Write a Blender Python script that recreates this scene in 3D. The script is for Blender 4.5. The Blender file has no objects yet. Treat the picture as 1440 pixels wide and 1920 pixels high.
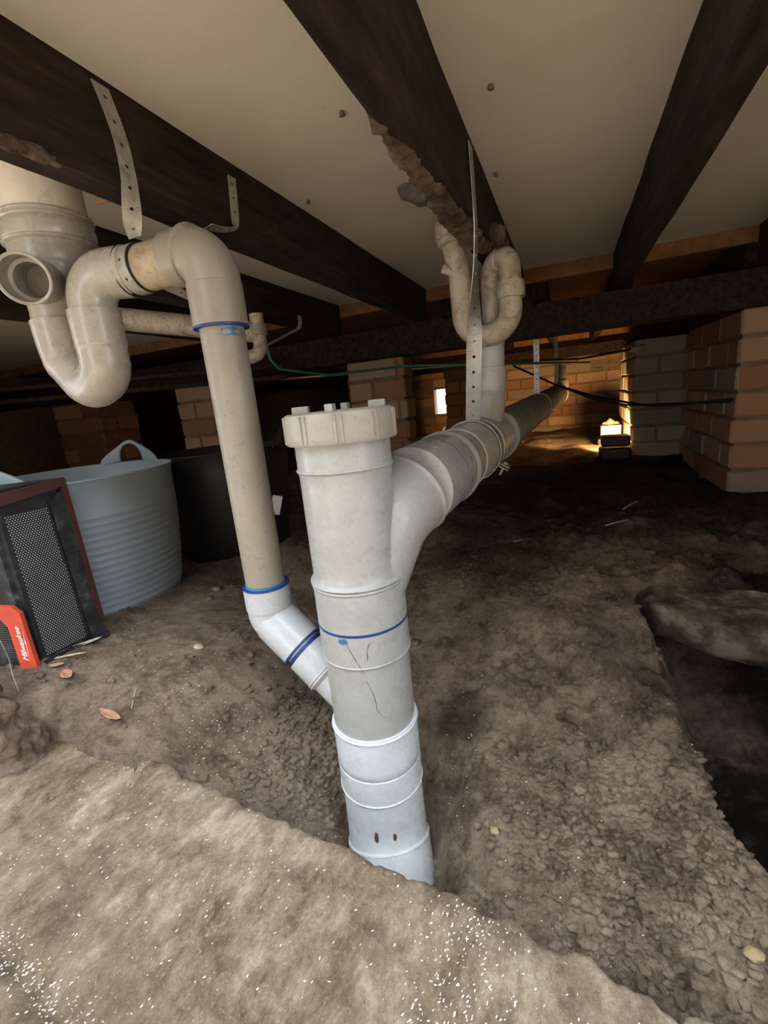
import bpy, bmesh, math, random
import numpy as np
from mathutils import Vector, Matrix, noise

random.seed(7)
S = bpy.context.scene
COL = S.collection

# ------------------------------------------------------------------ camera
cam_d = bpy.data.cameras.new('camera')
cam = bpy.data.objects.new('camera', cam_d)
COL.objects.link(cam)
S.camera = cam
cam_d.sensor_fit = 'VERTICAL'
cam_d.sensor_height = 24.0
cam_d.lens = 24.0 * 845.0 / 1920.0
cam_d.clip_start = 0.02
cam.location = (0, 0, 0)
cam.rotation_euler = Matrix(((0.92590945, -0.00099963, 0.3777442),
                             (0.36506915, 0.25925200, -0.89415486),
                             (-0.09703711, 0.96580919, 0.24040882))).to_euler()

# ------------------------------------------------------------------ world, lights, exposure
S.view_settings.view_transform = 'Standard'
S.view_settings.look = 'None'
S.view_settings.gamma = 1.0
S.view_settings.use_curve_mapping = False
S.view_settings.exposure = 0.45

W = bpy.data.worlds.new('sky')
S.world = W
W.use_nodes = True
W.node_tree.nodes['Background'].inputs[0].default_value = (0.84, 0.93, 1.0, 1)
W.node_tree.nodes['Background'].inputs[1].default_value = 5.6


def light(name, kind, loc, energy, color, rot=(0, 0, 0), **kw):
    d = bpy.data.lights.new(name, kind)
    d.energy = energy
    d.color = color
    for k, v in kw.items():
        setattr(d, k, v)
    o = bpy.data.objects.new(name, d)
    o.location = loc
    o.rotation_euler = rot
    COL.objects.link(o)
    return o


# sun comes over the house from behind it: the slab stays in open shade, the yard behind the camera is sunlit
light('sun', 'SUN', (0, 3, 5), 13.0, (1.0, .95, .87), (math.radians(-9), math.radians(3), 0), angle=.01)

# ------------------------------------------------------------------ materials
MATS = {}


def _mat(name):
    m = bpy.data.materials.new(name)
    m.use_nodes = True
    nt = m.node_tree
    b = nt.nodes['Principled BSDF']
    MATS[name] = m
    return m, nt, b


def _noise(nt, scale, detail=6, rough=.6, vec=None, dist=0):
    n = nt.nodes.new('ShaderNodeTexNoise')
    n.inputs['Scale'].default_value = scale
    n.inputs['Detail'].default_value = detail
    n.inputs['Roughness'].default_value = rough
    n.inputs['Distortion'].default_value = dist
    if vec is None:
        tc = nt.nodes.new('ShaderNodeTexCoord')
        vec = tc.outputs['Object']
    nt.links.new(vec, n.inputs['Vector'])
    return n.outputs['Fac']


def _ramp(nt, fac, stops, interp='LINEAR'):
    r = nt.nodes.new('ShaderNodeValToRGB')
    r.color_ramp.interpolation = interp
    e = r.color_ramp.elements
    e[0].position, e[0].color = stops[0][0], (*stops[0][1], 1)
    e[1].position, e[1].color = stops[1][0], (*stops[1][1], 1)
    for p, c in stops[2:]:
        x = e.new(p)
        x.color = (*c, 1)
    nt.links.new(fac, r.inputs[0])
    return r.outputs[0]


def _mix(nt, fac, a, b, mode='MIX'):
    n = nt.nodes.new('ShaderNodeMix')
    n.data_type = 'RGBA'
    n.blend_type = mode
    for sock, v in ((n.inputs[0], fac), (n.inputs[6], a), (n.inputs[7], b)):
        if hasattr(v, 'is_linked') or hasattr(v, 'links'):
            nt.links.new(v, sock)
        elif isinstance(v, (int, float)):
            sock.default_value = v
        else:
            sock.default_value = (*v, 1)
    return n.outputs[2]


def _bump(nt, b, h, strength, dist, prev=None):
    n = nt.nodes.new('ShaderNodeBump')
    n.inputs['Strength'].default_value = strength
    n.inputs['Distance'].default_value = dist
    nt.links.new(h, n.inputs['Height'])
    if prev is not None:
        nt.links.new(prev, n.inputs['Normal'])
    nt.links.new(n.outputs[0], b.inputs['Normal'])
    return n.outputs[0]


G3 = lambda v: (v, v, v)


def plastic(name, col, dirt=(.35, .30, .24), amount=.5, rough=.28, scale=14, spots=True, coat=0.0):
    """PVC: plain colour, smudges of handling dirt and a few dark scuffs"""
    m, nt, b = _mat(name)
    f1 = _noise(nt, scale, 8, .7, dist=.6)
    mask = _ramp(nt, f1, [(.46, G3(0)), (.70, G3(amount))])
    c = _mix(nt, mask, col, dirt)
    if spots:
        f2 = _noise(nt, scale * 4.5, 5, .65, dist=1.5)
        m2 = _ramp(nt, f2, [(.585, G3(0)), (.66, G3(amount * .8))])
        c = _mix(nt, m2, c, tuple(x * .62 for x in dirt))
    nt.links.new(c, b.inputs['Base Color'])
    f3 = _noise(nt, scale * 2, 4, .6)
    r = _ramp(nt, f3, [(.3, G3(rough)), (.8, G3(min(1, rough + .25)))])
    nt.links.new(r, b.inputs['Roughness'])
    b.inputs['Specular IOR Level'].default_value = .5
    _bump(nt, b, _noise(nt, 9, 3, .5), .12, .004)
    return m


def rough_mat(name, stops, scale, bump, bdist, rough=.9, detail=10, fine=None, dist=0, spec=.3):
    m, nt, b = _mat(name)
    f = _noise(nt, scale, detail, .62, dist=dist)
    c = _ramp(nt, f, stops)
    if fine:
        f2 = _noise(nt, fine[0], 6, .7)
        c = _mix(nt, _ramp(nt, f2, [(.4, G3(0)), (.7, G3(fine[1]))]), c, fine[2])
    nt.links.new(c, b.inputs['Base Color'])
    b.inputs['Roughness'].default_value = rough
    b.inputs['Specular IOR Level'].default_value = spec
    h = _noise(nt, scale * 5, 10, .7)
    _bump(nt, b, h, bump, bdist)
    return m


def flat(name, col, rough=.6, metal=0.0, spec=.5):
    m, nt, b = _mat(name)
    f = _noise(nt, 40, 4, .6)
    c = _ramp(nt, f, [(.3, tuple(x * .82 for x in col)), (.7, tuple(min(1, x * 1.12) for x in col))])
    nt.links.new(c, b.inputs['Base Color'])
    b.inputs['Roughness'].default_value = rough
    b.inputs['Metallic'].default_value = metal
    b.inputs['Specular IOR Level'].default_value = spec
    return m


PVC_NEW = plastic('pvc_new', (.345, .345, .335), (.22, .20, .17), .42, .22, 34)
PVC_CLEAN = plastic('pvc_clean', (.60, .62, .645), (.38, .36, .335), .34, .18, 30)
PVC_ELBOW = plastic('pvc_elbow', (.46, .475, .49), (.33, .31, .28), .25, .18, 26)
PVC_CREAM = plastic('pvc_cream', (.275, .245, .195), (.16, .125, .088), .34, .32, 12)
PVC_OLD = plastic('pvc_old', (.45, .39, .30), (.13, .085, .05), .90, .45, 22)
PVC_STAIN = plastic('pvc_stained', (.42, .34, .235), (.24, .14, .07), .9, .5, 38)
PVC_GREY = plastic('pvc_grey', (.50, .51, .50), (.26, .24, .22), .35, .34, 14)
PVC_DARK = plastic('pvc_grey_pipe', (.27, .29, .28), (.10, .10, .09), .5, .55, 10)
PVC_RISER = plastic('pvc_riser', (.68, .62, .53), (.34, .28, .20), .25, .5, 12)
PVC_TRAP = plastic('pvc_trap', (.37, .335, .285), (.17, .135, .10), .45, .18, 16)
PVC_CAP = plastic('pvc_cap', (.33, .30, .26), (.18, .15, .115), .38, .38, 20)
INK = flat('blue_ink', (.010, .045, .22), .45)
INK2 = flat('pale_blue_ink', (.03, .15, .30), .5)
GALV = plastic('galvanised', (.46, .46, .45), (.20, .19, .18), .6, .38, 30)
MATS['galvanised'].node_tree.nodes['Principled BSDF'].inputs['Metallic'].default_value = .75
GALV_D = plastic('galvanised_dull', (.40, .38, .34), (.16, .13, .10), .7, .6, 30)
MATS['galvanised_dull'].node_tree.nodes['Principled BSDF'].inputs['Metallic'].default_value = .3
COPPER = flat('copper_pipe', (.30, .16, .09), .4, .7)
GREEN = flat('green_hose', (.03, .16, .12), .45)
BLACKP = flat('black_plastic', (.014, .014, .016), .45)
CABLE = flat('black_cable', (.010, .010, .010), .5)
RED = flat('red_plastic', (.50, .055, .025), .5)
REDD = flat('dull_red_plastic', (.05, .012, .010), .5)
WHITEP = flat('white_print', (.80, .78, .72), .6)
DOT = flat('grille_metal', (.62, .63, .64), .4, .3)
DUSTY = rough_mat('dusty_black', [(.48, (.013, .013, .015)), (.62, (.035, .036, .04)), (.80, (.22, .22, .22))], 34, .3, .002, .55)
TUB = plastic('tub_grey', (.25, .30, .335), (.18, .20, .21), .25, .34, 7, spots=False)
LABEL = flat('paper_label', (.55, .55, .53), .7)
LEAF = rough_mat('dry_leaf', [(.3, (.26, .12, .06)), (.7, (.48, .27, .17))], 60, .3, .002, .7)
LEAF2 = rough_mat('pale_leaf', [(.3, (.40, .33, .24)), (.7, (.60, .52, .40))], 60, .3, .002, .8)
CHIP = rough_mat('chip', [(.3, (.55, .52, .46)), (.7, (.85, .83, .78))], 80, .2, .001, .8)
WEB = flat('cobweb', (.32, .30, .27), .8)
STONE = rough_mat('pale_stone', [(.38, (.030, .020, .014)), (.50, (.11, .080, .055)), (.62, (.25, .205, .155))], 17, .6, .01)
YELLOWST = rough_mat('ochre_stone', [(.3, (.26, .18, .09)), (.7, (.42, .32, .18))], 30, .4, .004)
MORTAR_OLD = rough_mat('old_mortar', [(.34, (.05, .034, .022)), (.5, (.17, .115, .078)), (.68, (.32, .24, .175))], 24, .9, .012)
PINKM = rough_mat('pinkish_mortar', [(.34, (.10, .07, .05)), (.5, (.27, .19, .14)), (.68, (.42, .32, .25))], 26, .9, .01)
MORTAR_GREY = rough_mat('grey_mortar', [(.3, (.14, .12, .10)), (.7, (.24, .21, .18))], 20, .8, .008)
TERMITE = rough_mat('worn_timber', [(.3, (.06, .035, .025)), (.5, (.17, .11, .08)), (.8, (.34, .25, .19))], 30, .9, .008, dist=.5)

# joist timber: dark weathered hardwood with grain along Y
m, nt, b = _mat('dark_timber')
tc = nt.nodes.new('ShaderNodeTexCoord')
mp = nt.nodes.new('ShaderNodeMapping')
mp.inputs['Scale'].default_value = (1, .12, 1)
nt.links.new(tc.outputs['Object'], mp.inputs[0])
f = _noise(nt, 60, 8, .65, mp.outputs[0])
c = _ramp(nt, f, [(.32, (.011, .007, .005)), (.55, (.032, .020, .014)), (.8, (.070, .045, .032))])
f2 = _noise(nt, 7, 8, .7)
c = _mix(nt, _ramp(nt, f2, [(.60, G3(0)), (.78, G3(.45))]), c, (.10, .068, .048))
nt.links.new(c, b.inputs['Base Color'])
b.inputs['Roughness'].default_value = .85
b.inputs['Specular IOR Level'].default_value = .2
_bump(nt, b, f, .5, .004)
TIMBER = m
RAWWOOD = rough_mat('raw_timber', [(.3, (.14, .06, .025)), (.7, (.30, .15, .07))], 14, .4, .004)
BOARD = rough_mat('floor_board', [(.3, (.10, .05, .025)), (.7, (.20, .11, .06))], 9, .4, .004)

# ceiling: off-white sheet with faint water tide marks, grey dust
m, nt, b = _mat('cement_sheet')
f = _noise(nt, 3.2, 8, .55, dist=.4)
c = _ramp(nt, f, [(.30, (.66, .60, .50)), (.60, (.75, .69, .59)), (.8, (.69, .64, .55))])
f2 = _noise(nt, 18, 8, .7)
c = _mix(nt, _ramp(nt, f2, [(.60, G3(0)), (.80, G3(.32))]), c, (.30, .26, .21))
nt.links.new(c, b.inputs['Base Color'])
b.inputs['Roughness'].default_value = .9
_bump(nt, b, _noise(nt, 90, 4, .6), .15, .002)
SHEET = m

# soil
m, nt, b = _mat('soil')
f = _noise(nt, 9, 15, .82, dist=.1)
c = _ramp(nt, f, [(.30, (.065, .042, .029)), (.43, (.20, .142, .100)), (.52, (.39, .290, .213)), (.68, (.60, .465, .35))])
f2 = _noise(nt, 2.6, 5, .55)
c = _mix(nt, _ramp(nt, f2, [(.54, G3(0)), (.66, G3(.72))]), c, (.065, .046, .037))
f3 = _noise(nt, 190, 8, .8)
c = _mix(nt, _ramp(nt, f3, [(.54, G3(0)), (.68, G3(.65))]), c, (.56, .455, .35))
c = _mix(nt, _ramp(nt, _noise(nt, 320, 8, .8), [(.54, G3(0)), (.66, G3(.75))]), c, (.045, .030, .021))
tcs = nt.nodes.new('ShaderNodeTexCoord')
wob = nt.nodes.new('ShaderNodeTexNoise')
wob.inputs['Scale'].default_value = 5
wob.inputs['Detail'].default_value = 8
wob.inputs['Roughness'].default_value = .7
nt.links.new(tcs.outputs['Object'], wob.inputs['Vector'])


def dark_patch(center, scale, lo, hi, amt, c):  # darkens the soil colour inside a ragged ellipsoid
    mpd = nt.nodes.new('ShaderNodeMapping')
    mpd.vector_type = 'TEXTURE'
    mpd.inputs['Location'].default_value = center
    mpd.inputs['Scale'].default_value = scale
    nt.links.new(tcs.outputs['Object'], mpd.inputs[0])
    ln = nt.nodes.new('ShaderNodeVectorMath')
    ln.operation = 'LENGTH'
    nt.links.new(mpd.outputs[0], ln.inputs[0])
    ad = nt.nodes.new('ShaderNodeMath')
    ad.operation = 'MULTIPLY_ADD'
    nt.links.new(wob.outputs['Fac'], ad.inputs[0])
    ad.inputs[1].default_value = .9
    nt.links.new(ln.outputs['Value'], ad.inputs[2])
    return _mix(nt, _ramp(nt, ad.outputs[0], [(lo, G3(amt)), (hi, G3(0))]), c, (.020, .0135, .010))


c = dark_patch((.52, .82, -.6), (.95, .78, 2.5), .74, .96, .95, c)  # shade of the pit, put into the soil colour
c = dark_patch((.55, 2.05, -.4), (2.7, 1.85, 3), .78, 1.0, .80, c)  # dimness of the ground further in, painted into the soil
c = dark_patch((-.17, .62, -.5), (.13, .11, .6), .75, 1.0, .62, c)  # small darker spot beside the stack
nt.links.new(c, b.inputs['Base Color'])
b.inputs['Roughness'].default_value = .95
b.inputs['Specular IOR Level'].default_value = .15
n1 = _bump(nt, b, _noise(nt, 42, 14, .85), 1.0, .02)
_bump(nt, b, _noise(nt, 170, 8, .85), 1.0, .005, n1)
SOIL = m

# concrete slab
m, nt, b = _mat('weathered_concrete')
tc = nt.nodes.new('ShaderNodeTexCoord')
mp = nt.nodes.new('ShaderNodeMapping')
mp.inputs['Rotation'].default_value = (0, 0, math.radians(-48))
mp.inputs['Scale'].default_value = (1, .66, 1)
nt.links.new(tc.outputs['Object'], mp.inputs[0])
f = _noise(nt, 12, 15, .80, mp.outputs[0], dist=.05)
c = _ramp(nt, f, [(.34, (.072, .045, .027)), (.43, (.195, .136, .086)), (.51, (.335, .252, .174)), (.61, (.56, .46, .34))])
f2 = _noise(nt, 4.0, 12, .72, dist=.1)
c = _mix(nt, _ramp(nt, f2, [(.50, G3(0)), (.66, G3(.58))]), c, (.17, .122, .08))
f4 = _noise(nt, 75, 14, .85, mp.outputs[0], dist=.1)
c = _mix(nt, _ramp(nt, f4, [(.52, G3(0)), (.68, G3(.55))]), c, (.09, .062, .040))
f3 = _noise(nt, 260, 8, .8)
c = _mix(nt, _ramp(nt, f3, [(.55, G3(0)), (.66, G3(.6))]), c, (.58, .51, .41))
c = _mix(nt, _ramp(nt, _noise(nt, 420, 6, .8), [(.57, G3(0)), (.66, G3(.6))]), c, (.06, .04, .026))
nt.links.new(c, b.inputs['Base Color'])
b.inputs['Roughness'].default_value = .92
b.inputs['Specular IOR Level'].default_value = .2
n1 = _bump(nt, b, f, .6, .006)
n1 = _bump(nt, b, _noise(nt, 70, 14, .8), .8, .006, n1)
_bump(nt, b, _noise(nt, 190, 8, .8), .5, .002, n1)
SLAB = m


def brick_mat(name, base, dark=1.0):
    """colour from a per-brick random attribute plus noise"""
    m, nt, b = _mat(name)
    at = nt.nodes.new('ShaderNodeAttribute')
    at.attribute_name = 'tone'
    c0 = _ramp(nt, at.outputs['Fac'], base)
    f = _noise(nt, 30, 8, .7)
    c = _mix(nt, _ramp(nt, f, [(.45, G3(0)), (.75, G3(.55))]), c0, (.30 * dark, .23 * dark, .16 * dark))
    nt.links.new(c, b.inputs['Base Color'])
    b.inputs['Roughness'].default_value = .95
    b.inputs['Specular IOR Level'].default_value = .1
    _bump(nt, b, _noise(nt, 70, 8, .7), .7, .006)
    return m


BRICK = brick_mat('brick', [(0, (.24, .115, .065)), (.45, (.40, .215, .12)), (.8, (.44, .29, .19)), (1, (.22, .20, .18))])
BRICK_G = brick_mat('brick_grey', [(0, (.20, .17, .13)), (.5, (.28, .23, .17)), (1, (.34, .27, .20))])
JOINT = rough_mat('joint_mortar', [(.3, (.16, .11, .07)), (.7, (.28, .19, .125))], 30, .6, .006)


# ------------------------------------------------------------------ object helpers
def link(name, me, mats, parent=None):
    o = bpy.data.objects.new(name, me)
    for mm in (mats if isinstance(mats, (list, tuple)) else [mats]):
        me.materials.append(mm)
    COL.objects.link(o)
    if parent is not None:
        o.parent = parent
        o.matrix_parent_inverse = parent.matrix_world.inverted() if False else Matrix.Translation(-Vector(parent.location))
    return o


def finish(name, bm, mats, parent=None, smooth=False, angle=40):
    bmesh.ops.recalc_face_normals(bm, faces=bm.faces)
    me = bpy.data.meshes.new(name)
    bm.to_mesh(me)
    bm.free()
    if smooth:
        me.polygons.foreach_set('use_smooth', [True] * len(me.polygons))
        if angle < 180:
            me.set_sharp_from_angle(angle=math.radians(angle))
    return link(name, me, mats, parent)


def thing(name, label, cat, loc=(0, 0, 0), group=None):
    o = bpy.data.objects.new(name, None)
    o.empty_display_size = .05
    o.location = loc
    COL.objects.link(o)
    return tag(o, label, cat, group)


def tag(o, label, cat, group=None, kind=None):
    o['label'] = label
    o['category'] = cat
    if group:
        o['group'] = group
    if kind:
        o['kind'] = kind
    return o


def struct(o):
    o['kind'] = 'structure'
    return o


def box(bm, x0, x1, y0, y1, z0, z1, mi=0, bev=0, jit=0):
    r = bmesh.ops.create_cube(bm, size=1)
    vs = r['verts']
    for v in vs:
        v.co = Vector((x0 + (v.co.x + .5) * (x1 - x0) + random.uniform(-jit, jit),
                       y0 + (v.co.y + .5) * (y1 - y0) + random.uniform(-jit, jit),
                       z0 + (v.co.z + .5) * (z1 - z0) + random.uniform(-jit, jit)))
    fs = set(f for v in vs for f in v.link_faces)
    for f in fs:
        f.material_index = mi
    if bev:
        es = list(set(e for v in vs for e in v.link_edges))
        bmesh.ops.bevel(bm, geom=es, offset=bev, segments=2, affect='EDGES', profile=.6)
    return fs


def fillet(pts, rad, seg=10):
    """round the corners of a polyline; rad = one radius or a list for the inner corners"""
    P = [Vector(p) for p in pts]
    out = [P[0]]
    for i in range(1, len(P) - 1):
        r = rad[i - 1] if isinstance(rad, (list, tuple)) else rad
        a = (P[i - 1] - P[i]).normalized()
        b_ = (P[i + 1] - P[i]).normalized()
        ang = a.angle(b_)
        if r <= 0 or ang > 3.12:
            out.append(P[i])
            continue
        t = r / math.tan(ang / 2)
        c = P[i] + (a + b_).normalized() * (r / math.sin(ang / 2))
        s, e = P[i] + a * t - c, P[i] + b_ * t - c
        tot = s.angle(e)
        ax = s.cross(e).normalized()
        for k in range(seg + 1):
            out.append(c + Matrix.Rotation(tot * k / seg, 3, ax) @ s)
    out.append(P[-1])
    return out


class Path:
    def __init__(self, pts):
        self.p = [Vector(p) for p in pts]
        self.p = [q for i, q in enumerate(self.p) if i == 0 or (q - self.p[i - 1]).length > 1e-6]
        self.s = [0.0]
        for i in range(1, len(self.p)):
            self.s.append(self.s[-1] + (self.p[i] - self.p[i - 1]).length)
        self.L = self.s[-1]

    def at(self, s):
        if s <= 0:
            return self.p[0] + (self.p[1] - self.p[0]).normalized() * s
        if s >= self.L:
            return self.p[-1] + (self.p[-1] - self.p[-2]).normalized() * (s - self.L)
        for i in range(1, len(self.s)):
            if s <= self.s[i]:
                t = (s - self.s[i - 1]) / (self.s[i] - self.s[i - 1])
                return self.p[i - 1].lerp(self.p[i], t)

    def tan(self, s):
        return (self.at(s + .003) - self.at(s - .003)).normalized()

    def near(self, q):
        q = Vector(q)
        best = min(range(401), key=lambda k: (self.at(self.L * k / 400) - q).length)
        return self.L * best / 400


def tube_bm(bm, path, prof, seg=40, close=(True, True), ds=.012, mi=0):
    """sweep rings along path; prof = [(arc length, radius), ...]"""
    rows = []
    for i, (s, r) in enumerate(prof):
        if i:
            s0, r0 = prof[i - 1]
            n = int(abs(s - s0) / ds)
            for k in range(1, n + 1):
                t = k / (n + 1)
                rows.append((s0 + (s - s0) * t, r0 + (r - r0) * t))
        rows.append((s, r))
    ref = None
    rings = []
    for s, r in rows:
        c = path.at(s)
        t = path.tan(s)
        if ref is None:
            ref = Vector((0, 0, 1)) if abs(t.z) < .9 else Vector((0, 1, 0))
        ref = (ref - t * ref.dot(t)).normalized()
        bi = t.cross(ref)
        rings.append([bm.verts.new(c + ref * (r * math.cos(2 * math.pi * k / seg)) + bi * (r * math.sin(2 * math.pi * k / seg))) for k in range(seg)])
    for a, b_ in zip(rings, rings[1:]):
        for k in range(seg):
            f = bm.faces.new((a[k], a[(k + 1) % seg], b_[(k + 1) % seg], b_[k]))
            f.material_index = mi
    if close[0]:
        bm.faces.new(rings[0]).material_index = mi
    if close[1]:
        bm.faces.new(rings[-1]).material_index = mi


def tube(name, path, prof, mat, parent=None, seg=40, close=(True, True), ds=.012):
    bm = bmesh.new()
    if not isinstance(path, Path):
        path = Path(path)
    tube_bm(bm, path, prof, seg, close, ds)
    return finish(name, bm, mat, parent, smooth=True)


def bead(s, r, h=.0025, w=.003):
    """a moulded rib around a fitting"""
    return [(s - w, r), (s - w * .5, r + h * .8), (s, r + h), (s + w * .5, r + h * .8), (s + w, r)]


def V(*a):
    return Vector(a)


# ------------------------------------------------------------------ ground
SLAB_Z = -.46


def edge_y(x):
    """front (house side) edge of the foreground slab"""
    pts = [(-2.0, .46), (-.962, .392), (-.716, .373), (-.493, .359), (-.332, .337), (-.214, .326), (-.118, .321), (-.046, .309), (.026, .296), (.133, .29), (.5, .27), (2, .2)]
    for (x0, y0), (x1, y1) in zip(pts, pts[1:]):
        if x <= x1:
            return y0 + (y1 - y0) * (x - x0) / (x1 - x0)
    return .2


def nz(x, y, sc, off=0.0):
    return noise.noise(Vector((x * sc + off, y * sc - off, off)))


def sm(a, b_, t):
    t = max(0, min(1, (t - a) / (b_ - a)))
    return t * t * (3 - 2 * t)


def ground_z(x, y):
    z = -.43
    z += .025 * (1 - sm(-.95, -.7, x))
    # the dig around the stack, deepest under the slab edge
    far = sm(.36, 1.15, y)
    z -= .085 * sm(-.62, -.42, x) * (1 - far)
    z -= .045 * sm(-.15, .05, x) * (1 - sm(.45, .9, y))
    dx, dy = (x + .245) / .115, (y - .43) / .14
    z -= .20 * math.exp(-(dx * dx + dy * dy) ** 1.3)
    dx, dy = (x + .05) / .14, (y - .34) / .07
    z -= .03 * math.exp(-(dx * dx + dy * dy))
    # dark pit on the right
    lx = .205 - (y - .50) * .20 + .05 * nz(x, y, 6, 4) + .02 * nz(x, y, 22, 4)
    z -= .70 * sm(-.02, .20, x - lx) * sm(.44, .58, y) * (1 - sm(.93, 1.02, y)) * (1 - sm(.85, 1.05, x))
    # rise to the far end
    z += .03 * sm(2.2, 3.2, y)
    near = 1 - sm(1.5, 3, y)
    z += .030 * nz(x, y, 3.1, 2.2) + .018 * nz(x, y, 8, 5.1)
    rg = .5 + 1.1 * sm(-.3, .05, x)
    z += near * rg * (.009 * nz(x, y, 17, 1.7) + .0085 * nz(x, y, 48, 3.3) + .0055 * nz(x, y, 105, 8.3))
    k = noise.voronoi(Vector((x * 22, y * 22, .3)))[0]
    z += near * rg * .007 * (max(0, .42 - k[0])) * (1 + 1.6 * nz(x, y, 5, 9))
    return z


def grid(name, xs, ys, fz, mat, keep=None):
    bm = bmesh.new()
    vs = [[bm.verts.new((x, y, fz(x, y))) for y in ys] for x in xs]
    for i in range(len(xs) - 1):
        for j in range(len(ys) - 1):
            bm.faces.new((vs[i][j], vs[i + 1][j], vs[i + 1][j + 1], vs[i][j + 1]))
    return finish(name, bm, mat, smooth=True, angle=181)


xs = [-3.6 + .12 * i for i in range(17)]
xs += [xs[-1] + .0075 * (i + 1) for i in range(296)]
while xs[-1] < 2.6:
    xs.append(xs[-1] + .09)
ys = [.10 + .0075 * i for i in range(200)]
while ys[-1] < 4.6:
    ys.append(ys[-1] + .035)
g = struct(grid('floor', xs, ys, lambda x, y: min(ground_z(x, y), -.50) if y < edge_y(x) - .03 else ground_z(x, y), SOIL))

# outside yard in front of the opening
bm = bmesh.new()
box(bm, -6, 5, -7, -.90, -.60, -.47)
box(bm, -7, 7, 4.45, 16, -.60, -.47)
yard = struct(finish('floor_yard', bm, rough_mat('yard', [(.3, (.34, .29, .23)), (.7, (.46, .40, .32))], 3, .5, .01)))


# ------------------------------------------------------------------ foreground concrete slab
def slab_z(x, y):
    z = SLAB_Z + .007 * nz(x, y, 5, 1.1) + .005 * nz(x, y, 16, 4) + .003 * nz(x, y, 42, 2) + .0018 * nz(x, y, 95, 6)
    # the broken-away groove on the left and the worn lip
    d = (y - (.141 - (x + .492) * .13)) / .010
    z -= .014 * math.exp(-d * d) * (1 - sm(-.38, -.30, x))
    d2 = (y - (.20 - (x + .45) * .22 + .02 * nz(x, 0, 14, 3))) / .004
    z -= .0035 * math.exp(-d2 * d2) * (1 - sm(-.30, -.1, x))
    return z


bm = bmesh.new()
sx = [-2.0 + .05 * i for i in range(20)]
sx += [sx[-1] + .006 * (i + 1) for i in range(234)]
while sx[-1] < 2.2:
    sx.append(sx[-1] + .05)
sv = [0, .0015, .004, .008] + [.014 + .0065 * i for i in range(60)] + [.45, .55, .7, .9, 1.3]
rows = []
for x in sx:
    e = edge_y(x) + .012 * nz(x, 0, 9, 1) + .008 * nz(x, 0, 34, 2) * (1 + sm(-.15, .05, x)) + .004 * nz(x, 0, 110, 2)
    col = [bm.verts.new((x, e - .04 + .01 * nz(x, 0, 20, 5), SLAB_Z - .18)),
           bm.verts.new((x, e - .012 + .01 * nz(x, 0, 30, 7), SLAB_Z - .09)),
           bm.verts.new((x, e - .002 + .006 * nz(x, 0, 40, 8), SLAB_Z - .03))]
    for v in sv:
        y = e - v
        col.append(bm.verts.new((x, y, slab_z(x, y) - .007 * math.exp(-v / .004))))
    rows.append(col)
for a, b_ in zip(rows, rows[1:]):
    for j in range(len(a) - 1):
        bm.faces.new((a[j], b_[j], b_[j + 1], a[j + 1]))
slab = finish('concrete_slab', bm, SLAB, smooth=True, angle=181)
tag(slab, 'weathered brown concrete slab with a ragged edge across the foreground', 'slab')


# ------------------------------------------------------------------ brickwork
def brick_face(bm, tone, p0, ux, un, length, zt, rows_n, bl=.23, proud=.004, hole=None, depth=.10, pick=None):
    """a skin of single bricks on a wall face; p0 = start (x,y), ux = run, un = outward"""
    for r in range(rows_n):
        z1 = zt - r * .086
        z0 = z1 - .076
        s = -(bl / 2 if r % 2 else 0)
        while s < length:
            a, b_ = max(0, s), min(length, s + bl - .010)
            s += bl
            if b_ - a < .03:
                continue
            if hole and hole(a, b_, z0, z1):
                continue
            pr = proud + random.uniform(-.0025, .003)
            n0 = len(bm.faces)
            fs = box(bm, a, b_, -.03, pr, z0, z1, 0, 0, .0015)
            t = pick(a, b_, z0, z1) if pick else random.random()
            for f in fs:
                f[tone] = t
            vs = set(v for f in fs for v in f.verts)
            es = list(set(e for f in fs for e in f.edges))
            rb = bmesh.ops.bevel(bm, geom=es, offset=.005, segments=1, affect='EDGES')
            allv = set(vs) | set(rb['verts'])
            allv = [v for v in allv if v.is_valid]
            for f in rb['faces']:
                f[tone] = t
            for v in allv:
                c = v.co.copy()
                v.co = Vector((p0[0] + ux[0] * c.x + un[0] * c.y, p0[1] + ux[1] * c.x + un[1] * c.y, c.z))


def brick_block(name, x0, x1, y0, y1, z0, z1, faces='flr', mats=None, hole=None, core=True):
    """pier: mortar core plus brick skins on front(-Y), left(-X), right(+X)"""
    bm = bmesh.new()
    tone = bm.faces.layers.float.new('tone')
    if core:
        box(bm, x0 + .006, x1 - .006, y0 + .006, y1 - .006, z0, z1, 1)
    n = int(math.ceil((z1 - z0) / .086))
    if 'f' in faces:
        brick_face(bm, tone, (x0, y0), (1, 0), (0, -1), x1 - x0, z1, n, hole=hole)
    if 'l' in faces:
        brick_face(bm, tone, (x0, y0), (0, 1), (-1, 0), y1 - y0, z1, n)
    if 'r' in faces:
        brick_face(bm, tone, (x1, y0), (0, 1), (1, 0), y1 - y0, z1, n)
    return finish(name, bm, mats or [BRICK, JOINT])


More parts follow.
